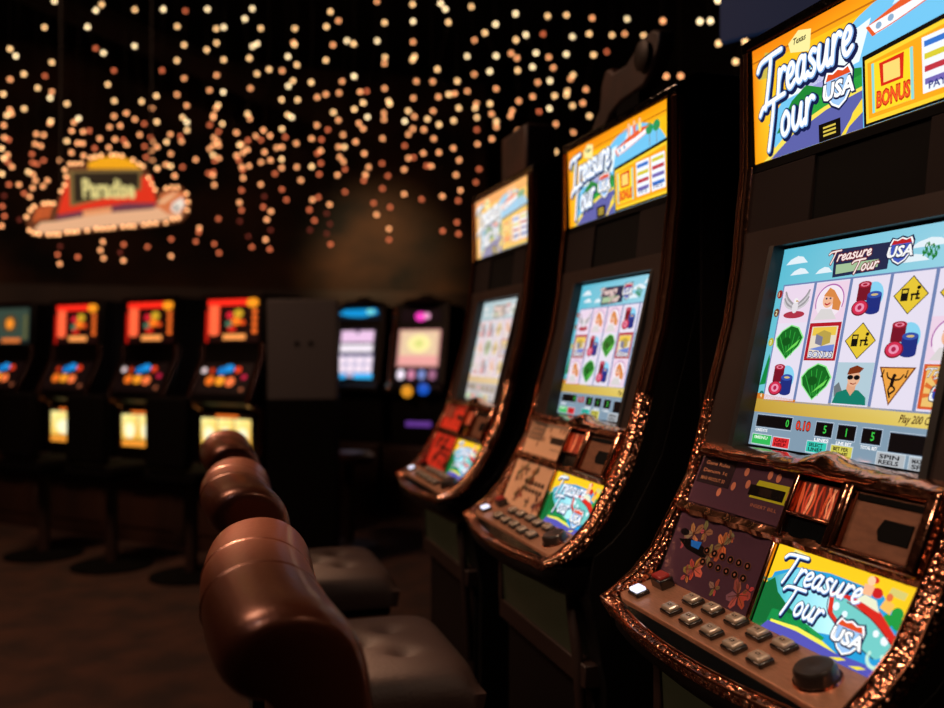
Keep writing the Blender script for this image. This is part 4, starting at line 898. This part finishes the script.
TB=[(206,34),(176,74),(239,111),(207,182),(225,172),(194,229),(224,290),(272,273),(198,347),(187,448),(196,467),(144,522),(189,552),(219,535),(249,512),(276,534),(240,551),(164,569),(187,589),(170,600),(254,598),(145,612),(152,630),(164,657),(193,653),(168,668),(170,700),(240,638),(277,630),(321,626),(321,660),(295,683),(322,507),(336,539),(301,581),(322,578),(378,564),(380,657),(373,112),(368,168),(372,175),(346,222),(381,255),(323,278),(366,318),(348,338),(321,392),(384,393),(345,452),(361,461),(437,324),(461,383),(495,371),(513,46),(545,82),(497,105),(523,177),(495,237),(578,160),(604,172),(559,320),(606,300),(547,365),(630,361),(656,359),(642,404),(525,442),(544,472),(607,430),(659,460),(460,493),(503,511),(439,545),(478,549),(563,530),(625,485),(642,506),(612,558),(545,578),(568,578),(462,603),(475,593),(550,618),(564,636),(439,655),(475,642),(469,685),(570,666),(541,688),(646,604),(663,657),(651,687),(716,643),(739,692),(696,5),(726,89),(697,161),(728,225),(725,250),(726,348),(741,397),(747,409),(723,445),(724,470),(718,545),(836,17),(838,84),(838,165),(844,222),(836,236),(851,320),(839,386),(819,436),(805,477),(843,458),(837,507),(820,528),(805,573),(820,622),(840,619),(803,667)]
TC=[(160,14),(178,36),(190,87),(281,26),(334,129),(293,158),(376,95),(455,54),(456,157),(495,137),(264,221),(378,220),(437,210),(460,228),(147,272),(129,321),(225,319),(292,292),(353,281),(463,277),(521,263),(151,381),(192,371),(215,368),(265,359),(378,349),(231,425),(130,436),(108,468),(94,510),(154,490),(211,474),(133,545),(92,602),(153,600),(210,583),(233,630),(105,652),(123,653),(220,688),(300,408),(296,425),(354,408),(302,462),(302,510),(360,448),(379,478),(379,499),(361,547),(305,567),(311,665),(467,397),(441,436),(434,456),(463,515),(522,380),(547,439),(588,427),(518,497),(544,554),(588,542),(530,619),(593,657),(612,597),(613,488),(581,63),(655,59),(563,134),(678,144),(756,71),(744,133),(654,213),(585,225),(535,208),(603,266),(542,324),(590,318),(608,377),(658,358),(655,374),(681,295),(671,310),(731,352),(679,416),(719,405),(745,456),(682,521),(761,216),(813,204),(834,138),(884,133),(893,75)]
TD=[(250,139),(237,195),(302,195),(326,82),(472,84),(513,82),(604,87),(545,171),(542,2),(567,7),(640,18),(660,19),(694,40),(673,97),(649,164),(612,242),(624,393),(339,300),(396,299),(385,347)]
TE=[(48,219),(140,237),(133,278),(140,304),(134,341),(62,333),(48,418),(64,448),(205,217),(276,234),(217,258),(291,269),(213,293),(239,308),(225,336),(238,371),(221,403),(235,436),(163,392),(175,428),(379,269),(399,261),(369,303),(386,339),(371,371),(437,285),(427,315),(438,351),(427,383),(440,419),(489,242),(340,203),(552,204),(615,231),(688,250),(585,280),(595,319),(641,294),(637,367),(637,404),(747,267),(817,257),(878,237),(870,272),(866,345),(871,384),(818,374),(930,210)]
TF=[(203,392),(194,420),(201,451),(262,428),(347,377),(338,405),(349,432),(417,386),(405,413),(416,440),(497,394),(577,368),(577,425),(660,376),(672,330),(670,345),(15,290),(8,257),(5,323),(14,222),(64,184),(110,195),(120,170),(145,190),(100,225),(66,302),(160,170),(590,155),(530,130),(30,184),(81,214)]
pts=[(x/3.933,y/3.933) for x,y in TA]+[(200+x/3.933,y/3.933) for x,y in TB]+[(400+x/3.933,y/3.933) for x,y in TC]+[(580+x/3.933,y/3.933) for x,y in TD]+[(200+x/3.371,120+y/3.371) for x,y in TE]+[(x/3.371,130+y/3.371) for x,y in TF]
pts.sort()
strands=[]; cur=[]
for p in pts:
    if cur and p[0]-cur[0][0]>13: strands.append(cur); cur=[]
    cur.append(p)
strands.append(cur)
bulbs=[ico('light_bulb',.0122,m) for m in BULB]
NUM='first second third fourth fifth sixth seventh eighth ninth tenth eleventh twelfth thirteenth fourteenth fifteenth sixteenth seventeenth eighteenth nineteenth'.split()
def ordinal(n):
    if n<=19: return NUM[n-1]
    tens={2:'twent',3:'thirt',4:'fort',5:'fift',6:'sixt',7:'sevent'}[n//10]
    return tens+'ieth' if n%10==0 else tens+'y-'+NUM[n%10-1]
rs=random.Random(11)
for i,st in enumerate(strands):
    near=min(q[0] for q in st)>655
    d=5.9+.7*rs.random()
    if 15<st[0][0]<200: d=6.1+.5*rs.random()
    if near: d=4.9
    st=sorted(st,key=lambda q:q[1]); xm=sum(q[0] for q in st)/len(st)
    top=pix(xm,CY,d); top.z=ZT
    root=thing('light_strand','%s hanging strand of warm fairy lights from the left, %d bulb%s'%(ordinal(i+1),len(st),'' if len(st)==1 else 's'),'fairy lights',top,0,'fairy light strands hanging from the ceiling')
    W3=[pix(q[0],q[1],d)-top for q in st]
    path=[Vector((0,0,0))]
    for w in W3: path.append(w+Vector((0,.012,0)))
    if len(path)>1: MB().tube(path,.0015,4).build('wire',M['wire'],root)
    for q,w in zip(st,W3):
        r_=rs.random(); y=q[1]
        if y<60: k=0 if r_<.5 else 1 if r_<.85 else 2 if r_<.97 else 3
        elif y<125: k=0 if r_<.1 else 1 if r_<.5 else 2 if r_<.93 else 3
        elif y<185: k=1 if r_<.12 else 2 if r_<.75 else 3
        else: k=2 if r_<.4 else 3 if r_<.8 else 4
        o=bpy.data.objects.new('light_bulb',bulbs[k]); COL.objects.link(o); o.parent=root; o.location=w

# ------------------------------------------------------------------ light
def area(loc,to,size,energy,col,sy=None):
    l=bpy.data.lights.new('area','AREA'); l.size=size; l.energy=energy; l.color=col
    if sy: l.shape='RECTANGLE'; l.size_y=sy
    o=bpy.data.objects.new('area_lamp',l); COL.objects.link(o); o.location=loc
    o.rotation_euler=(Vector(to)-Vector(loc)).to_track_quat('-Z','Y').to_euler(); return o
def spot(loc,to,energy,col,ang,size=.05,blend=.6):
    l=bpy.data.lights.new('spot','SPOT'); l.energy=energy; l.color=col; l.spot_size=R(ang); l.spot_blend=blend; l.shadow_soft_size=size
    o=bpy.data.objects.new('spot_lamp',l); COL.objects.link(o); o.location=loc
    o.rotation_euler=(Vector(to)-Vector(loc)).to_track_quat('-Z','Y').to_euler(); return o
WARM=(1.,.68,.46)
CH=(1.,.56,.34)
spot((-.95,.85,2.9),(.74,1.08,1.08),170,WARM,30,.14,.35)
spot((-.95,1.75,2.9),(.76,1.88,1.05),190,WARM,27,.14,.35)
spot((-.95,2.6,2.9),(.76,2.68,1.05),170,WARM,25,.14,.35)
spot((.75,-.6,3.2),(.74,1.1,1.0),110,WARM,30,.16,.5)
spot((-.55,2.7,2.9),(.07,1.31,1.0),950,CH,9.5,.09,1.)
spot((-.60,3.6,3.0),(.07,2.08,1.0),950,CH,9.5,.07,1.)
spot((-.60,4.3,3.0),(.07,2.88,1.0),650,CH,9,.07,1.)
spot((.9,3.3,3.6),(.33,2.2,.63),28,CH,22,.1,1.)
area((-1.3,1.2,3.2),(.1,1.3,.9),.3,2.5,(.75,.8,1.))
spot((1.6,8.2,3.4),(1.95,10.1,2.35),300,(1.,.66,.32),50,.2,1.)
spot((-2.6,7.6,3.9),(-3.4,10.1,1.9),220,(1.,.5,.28),60,.2,1.)
area((-1.7,4.0,4.2),(-1.2,4.6,0),1.0,100,(1.,.55,.34))
w=bpy.data.worlds.new('night'); scn.world=w; w.use_nodes=True
w.node_tree.nodes['Background'].inputs['Color'].default_value=(.9,.5,.35,1); w.node_tree.nodes['Background'].inputs['Strength'].default_value=.0012

# ------------------------------------------------------------------ camera
cd=bpy.data.cameras.new('camera'); cam=bpy.data.objects.new('camera',cd); COL.objects.link(cam); scn.camera=cam
cam.location=(0,0,ZC); cam.rotation_euler=(R(90),0,-TH)
cd.sensor_width=36; cd.lens=36*F/944; cd.clip_start=.02
cd.dof.use_dof=True; cd.dof.focus_distance=1.33; cd.dof.aperture_fstop=2.7
scn.view_settings.view_transform='Standard'; scn.view_settings.look='None'; scn.view_settings.exposure=0
scn.cycles.sample_clamp_indirect=3.; scn.cycles.use_denoising=True
scn.cycles.max_bounces=5
